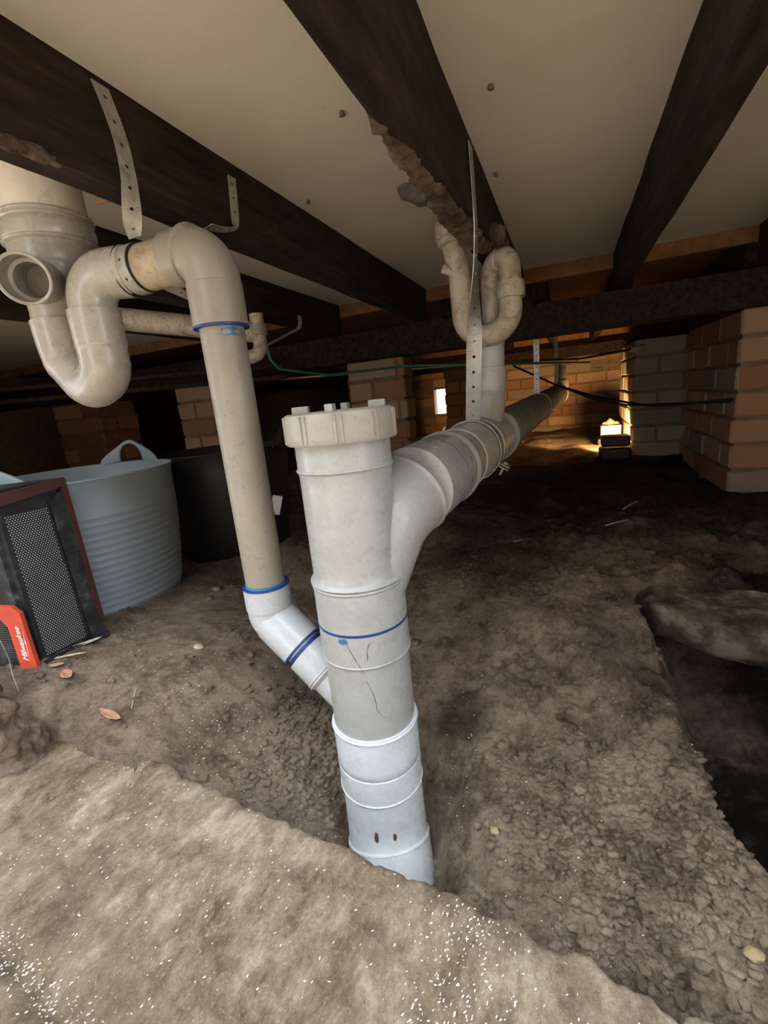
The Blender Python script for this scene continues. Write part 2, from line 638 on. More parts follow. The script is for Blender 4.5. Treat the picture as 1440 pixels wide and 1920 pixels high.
PG = 'brick piers under the bearer'
o = brick_block('brick_pier', -.88, -.63, 1.84, 1.96, -.50, .165, 'fr')
tag(o, 'orange brick pier with pale mortar just behind the capped white stack', 'brick pier', PG)
o = brick_block('brick_pier', .51, .95, 1.84, 2.52, -.52, .165, 'fl')
tag(o, 'large brick pier at the right edge, nearest to the viewer', 'brick pier', PG)
o = brick_block('brick_pier', -1.87, -1.62, 1.84, 2.08, -.50, .165, 'fr')
tag(o, 'crumbling red brick pier seen between the hanging trap and the slim cream pipe', 'brick pier', PG)
o = brick_block('brick_pier', -2.78, -2.42, 1.80, 2.05, -.50, .145, 'fr')
tag(o, 'dim red brick pier directly behind the handle of the grey tub', 'brick pier', PG)
o = brick_block('brick_pier', -1.40, -1.16, 2.9, 3.1, -.50, .165, 'fr')
tag(o, 'small dim brick pier beyond the slim cream pipe, far back', 'brick pier', PG)
o = brick_block('brick_pier', .312, .56, 2.70, 3.35, -.50, .165, 'fl', [BRICK_G, JOINT])
tag(o, 'dull grey-brown brick pier right behind the work light, one edge lit yellow', 'brick pier', PG)
o = brick_block('brick_pier', -.832, -.62, 3.35, 3.6, -.50, .165, 'fl')
tag(o, 'dark brown brick pier to the right of the small bright opening', 'brick pier', PG)

# back wall with a vent hole that lets the daylight in
HX0, HX1, HZ0, HZ1 = -1.19, -1.075, -.185, .045
bm = bmesh.new()
tone = bm.faces.layers.float.new('tone')
YB = 4.32
for x0, x1, z0, z1 in ((-3.6, HX0, -.7, .42), (HX1, 2.6, -.7, .42), (HX0, HX1, -.7, HZ0), (HX0, HX1, HZ1, .42)):
    box(bm, x0, x1, YB + .006, YB + .12, z0, z1, 1)
brick_face(bm, tone, (-2.0, YB), (1, 0), (0, -1), 2.9, .40, 11,
           hole=lambda a, b_, z0, z1: (-2 + b_ > HX0 and -2 + a < HX1 and z1 > HZ0 and z0 < HZ1) or (-2 + b_ > .19 and -2 + a < .27 and z1 > .06 and z0 < .09))
struct(finish('wall_back', bm, [BRICK, JOINT]))
bm = bmesh.new()
box(bm, -3.7, -3.6, .165, 4.5, -.7, .42)
struct(finish('wall_left', bm, JOINT))
bm = bmesh.new()
box(bm, 2.5, 2.6, .165, 4.5, -.7, .42)
struct(finish('wall_right', bm, JOINT))
# outside wall of the house: the dig was made through this opening
bm = bmesh.new()
OX0, OX1, WY = -1.75, 1.25, .27
box(bm, -3.7, 2.6, WY - .11, WY, .405, 1.9)
box(bm, -3.7, OX0, WY - .11, WY, -.7, .405)
box(bm, OX1, 2.6, WY - .11, WY, -.7, .405)
struct(finish('wall_front', bm, JOINT))

# added unseen wall: cuts low sky light, its gap shapes pipe reflections
bm = bmesh.new()
box(bm, -.62, 6, -2.4, -2.2, -.6, 2.5)
box(bm, -7, -1.15, -2.4, -2.2, -.6, 2.5)
struct(finish('wall_sky_blocker', bm, rough_mat('blocker_dark', [(.3, (.10, .075, .06)), (.7, (.15, .12, .10))], 6, .4, .005)))

# vent grille in the back wall
bm = bmesh.new()
box(bm, .195, .27, YB - .004, YB + .01, .052, .092, 0, .001)
for k in range(5):
    box(bm, .200 + k * .0145, .2045 + k * .0145, YB - .007, YB - .002, .056, .088)
tag(finish('air_vent', bm, BLACKP), 'small black air vent high in the lit back wall', 'vent')

# ------------------------------------------------------------------ ceiling, joists, bearers
bm = bmesh.new()
box(bm, -3.6, 2.6, .17, 1.80, .390, .402)
struct(finish('ceiling', bm, SHEET))
bm = bmesh.new()
box(bm, -3.7, 2.6, .165, 4.5, .404, .42)
struct(finish('ceiling_deck', bm, BOARD))
# cover strip across a sheet joint
bm = bmesh.new()
box(bm, -.03, -.024, .2, 1.8, .3893, .391)
struct(finish('trim_1', bm, SHEET))
bm = bmesh.new()
box(bm, -3.6, 2.6, 1.80, 1.822, .345, .403)
struct(finish('trim_2', bm, RAWWOOD))


def joist(x0, x1, y0, y1, label, z0=.28, z1=.39, wob=.002, name='floor_joist', mat=None, group='floor joists'):
    bm = bmesh.new()
    n = 60
    secs = []
    for i in range(n + 1):
        y = y0 + (y1 - y0) * i / n
        a = [nz(y, k, 7, x0 * 3 + k) * wob for k in range(4)]
        e = .004 * max(0, nz(y, 2, 4, x0))
        secs.append([bm.verts.new(p) for p in ((x0 + a[0], y, z1), (x0 + a[1] + e, y, z0 + a[2] + e * .4), (x0 + .004 + e, y, z0 - .001), (x1 - .004, y, z0 - .001),
                                               (x1 + a[3], y, z0 + .004 + a[0]), (x1 + a[2], y, z1))])
    for a, b_ in zip(secs, secs[1:]):
        for k in range(6):
            bm.faces.new((a[k], a[(k + 1) % 6], b_[(k + 1) % 6], b_[k]))
    bm.faces.new(secs[0])
    bm.faces.new(secs[-1])
    return tag(finish(name, bm, mat or TIMBER), label, 'joist' if name == 'floor_joist' else 'beam', group)


J_LEFT = joist(-.548, -.50, .20, 1.80, 'dark timber joist with two metal straps nailed on, left of the frame')
J_MID = joist(-.187, -.1445, .20, 1.80, 'dark timber joist above the white stack, crusted with mud along one edge')
J_RIGHT = joist(.137, .184, .20, 1.80, 'dark timber joist crossing the upper right corner')
for x0, lab in ((-.915, 'dark timber joist behind the one with the metal straps'), (-1.28, 'faint dark joist beyond the pale pipe at the far left'),
                (.52, 'dark timber joist at the right edge, ending over the big brick pier')):
    joist(x0, x0 + .047, .20, 1.80, lab)
for x0, lab in ((-.126, 'far joist just left of the first amber-lit timber gap'), (.165, 'far joist between the two amber-lit timber gaps'), (.53, 'far joist right of the second amber-lit timber gap'), (-.48, 'far joist over the bright opening')):
    joist(x0, x0 + .047, 1.95, 4.28, lab, .302, .403)
bm = bmesh.new()


def bearer(y0, y1, z0, z1, label, x0=-3.5, x1=2.5):
    bm = bmesh.new()
    n = 80
    secs = []
    for i in range(n + 1):
        x = x0 + (x1 - x0) * i / n
        a = [nz(x, k, 5, y0 * 3 + k) * .004 for k in range(4)]
        secs.append([bm.verts.new(p) for p in ((x, y0 + a[0], z1), (x, y1, z1), (x, y1, z0), (x, y0 + .005 + a[1], z0 + a[2]), (x, y0 + a[1], z0 + .005 + a[3]))])
    for a, b_ in zip(secs, secs[1:]):
        for k in range(5):
            bm.faces.new((a[k], a[(k + 1) % 5], b_[(k + 1) % 5], b_[k]))
    bm.faces.new(secs[0])
    bm.faces.new(secs[-1])
    return tag(finish('bearer_beam', bm, TIMBER), label, 'beam', 'timber bearers across the piers')


bearer(1.835, 1.93, .168, .279, 'dark heavy timber beam resting on the near row of brick piers')
bearer(4.14, 4.23, .190, .272, 'dark heavy timber beam along the far wall, below the lit timber gaps')
bm = bmesh.new()
box(bm, -3.5, 2.5, 4.285, 4.31, .27, .403)
struct(finish('trim_3', bm, RAWWOOD))
for y0, lab in ((1.25, 'dark timber noggin strip low beyond the hanging trap, far left'),):
    pass

# worn, mud-crusted edges -------------------------------------------------


def lump(name, pts, mat, label, cat, sub=3, amp=.012, sc=28, parent=None):
    """irregular crust: balls along pts [(x,y,z,r)], merged by a remesh, then roughened"""
    bm = bmesh.new()
    for x, y, z, r in pts:
        bmesh.ops.create_icosphere(bm, subdivisions=sub, radius=r, matrix=Matrix.Translation((x, y, z)))
    me = bpy.data.meshes.new(name)
    bm.to_mesh(me)
    bm.free()
    tmp = bpy.data.objects.new('tmp', me)
    COL.objects.link(tmp)
    rm = tmp.modifiers.new('r', 'REMESH')
    rm.mode = 'VOXEL'
    rm.voxel_size = max(.0025, min(p[3] for p in pts) * .16)
    dg = bpy.context.evaluated_depsgraph_get()
    me2 = bpy.data.meshes.new_from_object(tmp.evaluated_get(dg))
    bpy.data.objects.remove(tmp)
    bm = bmesh.new()
    bm.from_mesh(me2)
    bm.normal_update()
    for v in bm.verts:
        n = noise.noise(v.co * sc) + .6 * noise.noise(v.co * sc * 2.3) + .35 * noise.noise(v.co * sc * 5.5)
        v.co += v.normal * n * amp
    me2.materials.clear()
    o = finish(name, bm, mat, parent, smooth=True, angle=60)
    if label:
        tag(o, label, cat)
    return o




def crust(name, pts, flat_, mat, label, cat, amp, sc):
    """irregular crust along an edge: an elliptical sweep whose surface is roughened; pts = [(x, y, z, half width)]"""
    bm = bmesh.new()
    p = Path([q[:3] for q in pts])
    prof = [(s_, q[3]) for s_, q in zip(p.s, pts)]
    tube_bm(bm, p, prof, 48, (True, True), .003)
    for v in bm.verts:
        s_ = p.near(v.co) if False else (v.co.y - pts[0][1]) / (pts[-1][1] - pts[0][1]) * p.L
        c = p.at(max(0, min(p.L, s_)))
        d = v.co - c
        d.z *= flat_
        n = noise.noise(v.co * sc) + .6 * noise.noise(v.co * sc * 2.4) + .4 * noise.noise(v.co * sc * 6)
        v.co = c + d * (1 + .34 * n) + d.normalized() * n * amp
    return tag(finish(name, bm, mat, smooth=True, angle=70), label, cat)


crust('mud_crust', [(-.187, .495, .283, .003), (-.186, .55, .282, .008), (-.182, .62, .281, .013), (-.178, .70, .280, .015), (-.176, .78, .278, .018),
                    (-.172, .85, .276, .021), (-.168, .92, .272, .021), (-.158, .985, .270, .017), (-.152, 1.03, .272, .008)], .55,
      MORTAR_OLD, 'crumbly tan mud crust along the lower edge of the middle joist', 'mud crust', .0025, 30)
lump('mud_lump', [(-.285, .955, .390, .022), (-.262, .965, .388, .030), (-.235, .985, .386, .034), (-.222, 1.02, .383, .032)], MORTAR_GREY,
     'grey mortar lump on the ceiling next to the mud-crusted joist', 'mortar', amp=.005, sc=50)
lump('mud_knot', [(-.135, 1.04, .30, .020), (-.128, 1.06, .285, .016), (-.14, 1.08, .295, .02)], MORTAR_OLD,
     'small mud knot on the joist face between strap and trap bend', 'mud crust', amp=.004, sc=60)
crust('splintered_edge', [(-.503, .20, .281, .008), (-.505, .26, .281, .013), (-.506, .32, .281, .014), (-.508, .37, .2805, .012), (-.510, .405, .281, .006), (-.510, .42, .282, .002)], .35,
      TERMITE, 'splintered brown patch on the underside of the left joist', 'timber damage', .002, 60)


# ------------------------------------------------------------------ main white stack
MX, MY = -.252, .490
STACK = thing('drain_stack', 'large white vertical drain stack with a screw cap, standing in the dug hole', 'drain pipe', (MX, MY, -.60))


def vert(z):
    return -z


vp = Path([(MX, MY, 0), (MX, MY, -.60)])     # arc length = depth below camera level
R = .0555
# body of the junction
tube('junction', vp, [(.038, .0575), (.066, .0575)] + bead(.073, .0575, .002, .0022)[0:] + [(.080, .0565), (.208, .0565)] +
     bead(.214, .0585, .0028, .0026) + bead(.219, .0585, .002, .0022) + [(.225, .0590), (.271, .0590), (.272, .0555)], PVC_NEW, STACK, 56)
# lower slip coupling, pipe, second coupling and bend
tube('coupling', vp, [(.274, .0560), (.275, .0588), (.312, .0588)] + bead(.317, .0588, .0012, .0014) + [(.3205, .0565)], PVC_NEW, STACK, 56)
tube('stack_pipe', vp, [(.27, .0565), (.424, .0565)], PVC_NEW, STACK, 56)
tube('lower_coupling', vp, [(.423, .0570), (.4235, .0592)] + bead(.4275, .0592, .0016, .0022) + [(.434, .0590), (.486, .0590), (.4875, .0580), (.4885, .0590), (.522, .0590)] +
     bead(.527, .0590, .0012, .0014) + [(.531, .0575)], PVC_CLEAN, STACK, 56)
bend_path = Path(fillet([(MX, MY, -.52), (MX, MY, -.612), (MX + .055, MY - .105, -.80)], .12, 10))
_s = bend_path.near((MX + .006, MY - .012, -.622))
tube('bend', bend_path, [(0, .0575), (.052, .0578), (_s, .0582), (_s + .0008, .0606), (_s + .004, .0612), (_s + .006, .0604), (bend_path.L - .02, .0604)], PVC_CLEAN, STACK, 56, ds=.006)
# socket line of the buried bend, seen as a slanting ring
ringp = Path([(MX + .004, MY - .012, -.580), (MX + .052, MY - .090, -.640)])
rb_c = V(MX + .006, MY - .004, -.605)
nrm = V(.40, .62, .68).normalized()
rp = Path([rb_c - nrm * .02, rb_c + nrm * .02])
# ink and scuffs
tube('ink_line', vp, [(.2705, .0560), (.2715, .0596), (.2738, .0594), (.2745, .0560)], INK, STACK, 56)


def patch(name, cx, cz, w, h, ang0, mat, parent, r=.0597, n=22, seed=1):
    """a ragged thin smear on the stack surface, centred at angle ang0 (toward the viewer = 0)"""
    base = math.atan2(-MY, -MX)
    rnd = random.Random(seed)
    bm = bmesh.new()
    c = bm.verts.new((MX + math.cos(base + ang0) * r, MY + math.sin(base + ang0) * r, cz))
    vs = []
    for k in range(n):
        a = 2 * math.pi * k / n
        q = rnd.uniform(.62, 1)
        aa = base + ang0 + q * w * math.cos(a) / r
        vs.append(bm.verts.new((MX + math.cos(aa) * r, MY + math.sin(aa) * r, cz + q * h * math.sin(a))))
    for k in range(n):
        bm.faces.new((c, vs[k], vs[(k + 1) % n]))
    return finish(name, bm, mat, parent)


patch('ink_smear', 0, -.2795, .008, .005, -.50, INK2, STACK, .0592, 18, 3)
MUD = flat('mud_smear', (.10, .045, .03), .8)
patch('mud_spot', 0, -.578, .0032, .011, -.30, MUD, STACK, .0593, 16, 5)
patch('mud_spot', 0, -.579, .0025, .008, .13, MUD, STACK, .0593, 16, 6)
patch('mud_spot', 0, -.648, .006, .009, .20, MUD, STACK, .076, 16, 7)


def scratch(pts, w, mat, parent, r, name='scratch_mark'):
    """thin drawn mark on the stack: pts = (angle, z)"""
    base = math.atan2(-MY, -MX)
    P = [V(MX + math.cos(base + a) * r, MY + math.sin(base + a) * r, z) for a, z in pts]
    return tube(name, Path(P), [(0, w * .5), (Path(P).L * .5, w), (Path(P).L, w * .4)], mat, parent, 6, ds=.003)


scratch([(-.42, -.283), (-.30, -.30), (-.12, -.322)], .0004, MUD, STACK, .0590)
scratch([(-.09, -.335), (.02, -.355), (.06, -.37), (.05, -.378), (.14, -.386), (.22, -.392)], .0004, MUD, STACK, .0566)
scratch([(-.01, -.293), (.05, -.284), (.10, -.281)], .0005, MUD, STACK, .0589)
scratch([(-.01, -.293), (-.01, -.301), (-.03, -.306)], .0006, MUD, STACK, .0589)

# swept branch of the junction and the bend that turns it level
LA = lambda y: V(-.20 + .058 * (y - .575), y, -.124 + .022 * (y - .575))
br = Path(fillet([(MX + .004, MY + .006, -.235), V(-.222, .532, -.150), LA(.60), LA(.70)], [.05, .05], 12))
tube('branch', br, [(0, .053), (.05, .0545), (.09, .0565), (br.near(LA(.575)) - .004, .0575)] + bead(br.near(LA(.575)), .0580, .0026, .003), PVC_NEW, STACK, 56, ds=.006)
# crotch web between body and branch
tube('branch_socket', [LA(.578), LA(.665)], [(0, .0562), (.002, .0588), (.086, .0588), (.0865, .056)], PVC_NEW, STACK, 56)
tube('ink_line', [LA(.6630), LA(.6665)], [(0, .0565), (.0004, .0593), (.0022, .0591), (.0024, .0565)], INK, STACK, 56)

# screw cap with lugs
CAPZ = -.012
cap = Path([(MX, MY, -.006), (MX, MY, -.06)])
CAP = tube('screw_cap', cap, [(.0, .050), (.0005, .0608), (.002, .0645), (.006, .0658), (.034, .0664), (.036, .0650), (.0365, .058)], PVC_CAP, STACK, 64)
bm = bmesh.new()
box(bm, .0640, .0676, -.0016, .0016, -.040, -.009, 0, .0008)
rib0 = finish('grip_rib', bm, PVC_CAP, CAP)
rib0.matrix_parent_inverse = Matrix.Identity(4)
rib0.location = (MX, MY, 0)
for k in range(20):
    r_o = rib0 if k == 0 else rib0.copy()
    if k:
        COL.objects.link(r_o)
    r_o.rotation_euler = (0, 0, 2 * math.pi * (k // 2) / 10 + .12 + (.05 if k % 2 else -.05))
for k in range(4):
    a = 2 * math.pi * k / 4 + .28
    bm = bmesh.new()
    box(bm, .036, .056, -.0045, .0045, -.009, .0015, 0, .0012)
    lug = finish('cap_lug', bm, PVC_CAP)
    lug.parent = CAP
    lug.matrix_parent_inverse = Matrix.Identity(4)
    lug.location = (MX - STACK.location.x * 0, MY, 0)
    lug.rotation_euler = (0, 0, a)
    lug.data.transform(Matrix.Identity(4))
# the parent chain: CAP carries the stack offset in its inverse, so lugs are in world coordinates already

# ------------------------------------------------------------------ long level drain
LONG = thing('level_drain', 'long grey drain pipe running level from the stack to the back wall', 'drain pipe', tuple(LA(1.6)))
tube('near_pipe', [LA(.655), LA(1.02)], [(0, .0555), (.365, .0555)], PVC_NEW, LONG, 48)
tube('coupling', [LA(.665), LA(.80)], [(.003, .056), (.0035, .0588), (.040, .0588)] + bead(.058, .0590, .0028, .003) + bead(.068, .0590, .0028, .003) + [(.075, .0588), (.078, .0560)], PVC_NEW, LONG, 56)
bm = bmesh.new()
_c = Path([LA(.715), LA(.72)])
tube('socket', [LA(.80), LA(.97)], [(0, .0557), (.001, .0572), (.16, .0572)], PVC_GREY, LONG, 48)
tube('wye_body', [LA(.95), LA(1.18)], [(0, .056), (.001, .0600), (.012, .0600), (.014, .0585), (.03, .0585), (.032, .0575), (.15, .0575), (.152, .0590)] +
     bead(.165, .0590, .0024, .003) + bead(.190, .0590, .0024, .003) + [(.20, .0588), (.203, .0555)], PVC_GREY, LONG, 56)
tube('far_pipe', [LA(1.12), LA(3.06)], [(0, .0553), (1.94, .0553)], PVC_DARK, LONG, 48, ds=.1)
tube('pipe_joint', [LA(2.03), LA(2.12)], [(0, .0558), (.001, .0590), (.004, .0590), (.006, .0570), (.05, .0570), (.052, .0556)], PVC_DARK, LONG, 48)
tube('end_socket', [LA(3.0), LA(3.10)], [(0, .0558), (.001, .0600), (.08, .0600), (.082, .05)], PVC_NEW, LONG, 40)
# maker's stamp on the socket (illegible dash of print)
base_a = math.atan2(-1, -.1)

# upturned white riser at the far end
RIS = thing('far_riser', 'short white upturned pipe at the far end of the level drain', 'pipe', (-.035, 3.05, -.07))
tube('riser_pipe', [(-.035, 3.07, -.08), (-.032, 3.07, .11)], [(0, .022), (.19, .022)], PVC_CREAM, RIS, 28)
tube('riser_socket', [(-.03, 3.07, -.05), (-.03, 3.07, .03)], [(0, .024), (.0, .034), (.06, .034), (.062, .022)], PVC_CREAM, RIS, 28)
tube('riser_cap', [(-.032, 3.07, .10), (-.032, 3.07, .115)], [(0, .025), (.012, .025)], PVC_CLEAN, RIS, 28)


# ------------------------------------------------------------------ perforated straps
def strap(name, pts, sides, width, mat, parent=None, hole=.0032, pitch=.014, thick=.0012, slot=False, s_start=.008, every=None):
    """ribbon through pts; sides = width direction at each point; round holes down the middle"""
    P = [Vector(p) for p in pts]
    Sd = [Vector(s).normalized() for s in sides]
    if 3 < len(P) < 12:
        for _ in range(3):
            nP, nS = [P[0]], [Sd[0]]
            for i in range(len(P) - 1):
                nP += [P[i].lerp(P[i + 1], .25), P[i].lerp(P[i + 1], .75)]
                nS += [Sd[i].lerp(Sd[i + 1], .25), Sd[i].lerp(Sd[i + 1], .75)]
            P, Sd = nP + [P[-1]], nS + [Sd[-1]]
    cum = [0]
    for i in range(1, len(P)):
        cum.append(cum[-1] + (P[i] - P[i - 1]).length)
    L = cum[-1]

    def f(s, t):
        s = max(0, min(L, s))
        for i in range(1, len(P)):
            if s <= cum[i] + 1e-9:
                k = (s - cum[i - 1]) / (cum[i] - cum[i - 1])
                return P[i - 1].lerp(P[i], k) + Sd[i - 1].lerp(Sd[i], k).normalized() * t
    bm = bmesh.new()
    cells = max(1, int(round(L / pitch)))
    SUB = 3
    ph = L / cells
    w = width / 2
    cache = {}

    def vert_(s, t):
        k = (round(s, 6), round(t, 6))
        if k not in cache:
            cache[k] = bm.verts.new(f(s, t))
        return cache[k]
    for c in range(cells):
        s0, s1, smid = c * ph, (c + 1) * ph, (c + .5) * ph
        out = [(s0, -w), (smid, -w), (s1, -w), (s1, 0), (s1, w), (smid, w), (s0, w), (s0, 0)]
        if len(P) > 12 and ph > .02:
            # long cell: plain quads either side of the punched middle third
            q0, q1 = s0 + ph * .33, s0 + ph * .67
            for a0_, a1_ in ((s0, s0 + ph * .165), (s0 + ph * .165, q0), (q1, s0 + ph * .835), (s0 + ph * .835, s1)):
                bm.faces.new((vert_(a0_, -w), vert_(a1_, -w), vert_(a1_, 0), vert_(a0_, 0)))
                bm.faces.new((vert_(a0_, 0), vert_(a1_, 0), vert_(a1_, w), vert_(a0_, w)))
            out = [(q0, -w), (smid, -w), (q1, -w), (q1, 0), (q1, w), (smid, w), (q0, w), (q0, 0)]
        if hole > 0:
            inn = []
            for (s, t) in out:
                a = math.atan2(t, (s - smid) * (w / (ph / 2)))
                inn.append((smid + hole * math.cos(a), hole * math.sin(a)))
            for k in range(8):
                q = (k + 1) % 8
                bm.faces.new((vert_(*out[k]), vert_(*out[q]), vert_(*inn[q]), vert_(*inn[k])))
        else:
            bm.faces.new([vert_(*o_) for o_ in out])
    o = finish(name, bm, mat, parent)
    md = o.modifiers.new('thickness', 'SOLIDIFY')
    md.thickness = thick
    md.offset = 0
    return o


HG = 'perforated metal pipe hangers'
# big hanger at the clamp: nailed on the joist face, twisted a quarter turn, down to the pipe
H1 = thing('strap_hanger', 'long bright perforated metal strap, twisted, holding the clamp behind the capped stack', 'pipe hanger', (-.178, .915, -.055), HG)
pts, sides = [], []
a_, b_ = V(-.1415, .826, .372), V(-.1755, .915, -.060)
am = V(-.1418, .848, .262)
for i in range(41):
    t = i / 40
    pts.append(a_.lerp(am, t / .25) if t < .25 else am.lerp(b_, (t - .25) / .75))
    ang = math.radians(90) * (1 - sm(.34, .80, t))
    sides.append(V(math.cos(ang) * 1.0, math.sin(ang), 0))
strap('strap', pts, sides, .0285, GALV, H1, .0030, .0285, .0015)
cy = .918
# clamp bands and bolt
ax_ = (LA(1) - LA(.9)).normalized()
for side_ in (-1, 1):
    bm = bmesh.new()
    seg, rr_, wd, th = 48, .0592, .026, .0022
    c0 = LA(cy)
    up = V(0, 0, 1)
    rt = ax_.cross(up).normalized()
    prev = None
    a0, a1 = (math.radians(-62), math.radians(118)) if side_ > 0 else (math.radians(118), math.radians(298))
    for i in range(seg + 1):
        a = a0 + (a1 - a0) * i / seg
        d_ = up * math.cos(a) + rt * math.sin(a)
        k = [bm.verts.new(c0 + ax_ * s + d_ * r_) for s, r_ in ((-wd / 2, rr_), (-wd / 2, rr_ + th), (-wd / 2 + .003, rr_ + th + .0006), (wd / 2 - .003, rr_ + th + .0006), (wd / 2, rr_ + th), (wd / 2, rr_))]
        if prev:
            for q in range(6):
                bm.faces.new((prev[q], prev[(q + 1) % 6], k[(q + 1) % 6], k[q]))
        prev = k
    finish('clamp_band', bm, GALV, H1, smooth=True)
for sgn in (1, -1):
    a = math.radians(118) if sgn > 0 else math.radians(298)
    d_ = V(0, 0, 1) * math.cos(a) + rt * math.sin(a)
    tng = (V(0, 0, -1) * math.sin(a) + rt * math.cos(a))
    c1 = LA(cy) + d_ * .0615
    bm = bmesh.new()
    M3 = Matrix((d_, ax_, tng)).transposed().to_4x4()
    for off in (-.0025, .0025):
        bmesh.ops.create_cube(bm, size=1, matrix=Matrix.Translation(c1 + d_ * .010 + tng * off) @ M3 @ Matrix.Diagonal((.022, .026, .0022, 1)))
    finish('clamp_ear', bm, GALV, H1)
    bm = bmesh.new()
    bp = Path([c1 + d_ * .010 - tng * .008, c1 + d_ * .010 + tng * .020])
    tube_bm(bm, bp, [(0, .0055), (.004, .0055), (.0041, .0028), (.028, .0028)], 6)
    finish('clamp_bolt', bm, GALV, H1)

H2 = thing('strap_hanger', 'short pale perforated strap rising from the middle of the grey level pipe', 'pipe hanger', (-.117, 2.0, -.034), HG)
strap('strap', [V(-.1175, 2.0, -.034), V(-.117, 2.0, .2785)], [(1, 0, 0), (1, 0, 0)], .022, GALV, H2, .0030, .0225, .0015)
tube('clamp_band', [LA(1.99), LA(2.02)], [(0, .0560), (.0005, .0595), (.02, .0595), (.0205, .056)], GALV_D, H2, 40)
bm = bmesh.new()
c1 = LA(2.0) + V(.062, 0, -.012)
bmesh.ops.create_cube(bm, size=1, matrix=Matrix.Translation(c1) @ Matrix.Diagonal((.018, .018, .006, 1)))
finish('clamp_ear', bm, GALV, H2)
H3 = thing('strap_hanger', 'thin dark strap hanging at the far end of the level pipe', 'pipe hanger', (-.062, 2.9, -.013), HG)
strap('strap', [V(-.064, 2.90, -.015), V(-.062, 2.90, .30)], [(1, 0, 0), (1, 0, 0)], .020, GALV_D, H3, .003, .03, .0015)
tube('clamp_band', [LA(2.89), LA(2.92)], [(0, .0560), (.0005, .0595), (.02, .0595), (.0205, .056)], GALV_D, H3, 40)

# ------------------------------------------------------------------ slim waste pipe from the floor trap to the stack
SX, SY = -.412, .503
SLIM = thing('waste_pipe', 'slim cream waste pipe dropping from the trap elbow to join the stack low down', 'drain pipe', (SX, SY, -.28))
ZH = .200
hp = fillet([(-.470, SY + .002, ZH), (SX, SY, ZH), (SX, SY, .11)], .036, 14)
eb = Path(hp)
tube('top_elbow', eb, [(0, .0285), (.0005, .0330)] + [(.026, .0332)] + bead(.030, .0335, .003, .003) + [(.034, .0335), (eb.L - .060, .0335), (eb.L - .050, .0330)] +
     [(eb.L - .0495, .0340), (eb.L - .001, .0343), (eb.L, .029)], PVC_CREAM, SLIM, 48, ds=.004)
tube('upright_pipe', [(SX, SY, .15), (SX, SY, -.262)], [(0, .0281), (.41, .0281)], PVC_CREAM, SLIM, 48)
tube('ink_line', [(SX, SY, .1105), (SX, SY, .106)], [(0, .028), (.0003, .0350), (.0022, .0348), (.0026, .028)], INK, SLIM, 48)
MX0, MY0 = MX, MY
MX, MY = SX, SY
patch('ink_smear', 0, .1010, .021, .0060, .45, INK2, SLIM, .0284, 26, 4)
MX, MY = MX0, MY0
KZ = -.295
ddir = (V(-.262, .491, -.425) - V(SX, SY, KZ)).normalized()
tube('ink_line', [(SX, SY, -.2405), (SX, SY, -.2455)], [(0, .028), (.0002, .0290), (.0050, .0296), (.0052, .0280)], INK2, SLIM, 48)
tube('ink_line', [(SX, SY, -.2440), (SX, SY, -.2470)], [(0, .028), (.0002, .0336), (.0020, .0338), (.0022, .0300)], INK, SLIM, 48)
lp = Path(fillet([(SX, SY, -.246), (SX, SY, KZ)] + [V(SX, SY, KZ) + ddir * .066], .020, 8))
tube('lower_elbow', lp, [(0, .029), (.0005, .0335), (.033, .0335), (.0335, .0325), (.046, .0322), (.058, .0325), (.0585, .0337), (lp.L - .001, .0337), (lp.L, .029)], PVC_ELBOW, SLIM, 48, ds=.003)
K = V(SX, SY, KZ)
tube('ink_line', [K + ddir * .0655, K + ddir * .0680], [(0, .029), (.0002, .0341), (.002, .0341), (.0022, .029)], INK, SLIM, 48)
tube('link_pipe', [K + ddir * .055, K + ddir * .10], [(0, .0283), (.045, .0283)], PVC_ELBOW, SLIM, 48)
tube('ink_smear', [K + ddir * .0705, K + ddir * .078], [(0, .0284), (.0002, .0292), (.0052, .0290), (.0055, .028)], INK, SLIM, 48)
tube('junction_arm', [K + ddir * .0765, K + ddir * .21], [(0, .029), (.0005, .0332), (.034, .0332)] + bead(.038, .0330, .0016, .0016) + bead(.042, .0330, .0016, .0016) + [(.047, .0300), (.134, .0300)], PVC_ELBOW, SLIM, 48)

# ------------------------------------------------------------------ floor-waste riser and trap at the far left
GUL = thing('gully_trap', 'fat old cream riser pipe with a side inlet and glossy U-shaped trap below', 'trap', (-.705, .520, .05))
RX, RY = -.708, .520
rz = Path([(RX, RY, .40), (RX, RY, .10)])
tube('riser', rz, [(.0, .0550), (.125, .0550)], PVC_RISER, GUL, 56)
tube('socket_ring', rz, [(.098, .0552)] + bead(.101, .0590, .003, .003) + [(.106, .0595), (.108, .0580), (.112, .0600), (.116, .0612), (.130, .0600)] + bead(.134, .0590, .002, .002) + [(.138, .0560)], PVC_TRAP, GUL, 56)
body = Path([(RX, RY, .272), (RX, RY - .004, .230), (RX + .001, RY - .014, .190), (RX + .003, RY - .022, .150)])
tube('trap_body', body, [(0, .0555), (.03, .0545), (.055, .049), (.085, .0395), (.105, .0355), (body.L, .0345)], PVC_TRAP, GUL, 56, ds=.006)
Yt = RY - .024
up_ = Path(fillet([(RX + .004, Yt, .160), (RX + .006, Yt, .100), (RX + .050, Yt - .006, .058), (-.607, Yt - .014, .072), (-.606, Yt - .014, .158)], [.004, .034, .030], 12))
tube('u_bend', up_, [(0, .0335), (.0005, .0352), (.035, .0345), (.07, .0315), (.10, .0315), (.14, .0315), (up_.L - .050, .0318), (up_.L - .049, .0326), (up_.L - .001, .0330), (up_.L, .028)], PVC_TRAP, GUL, 56, ds=.004)
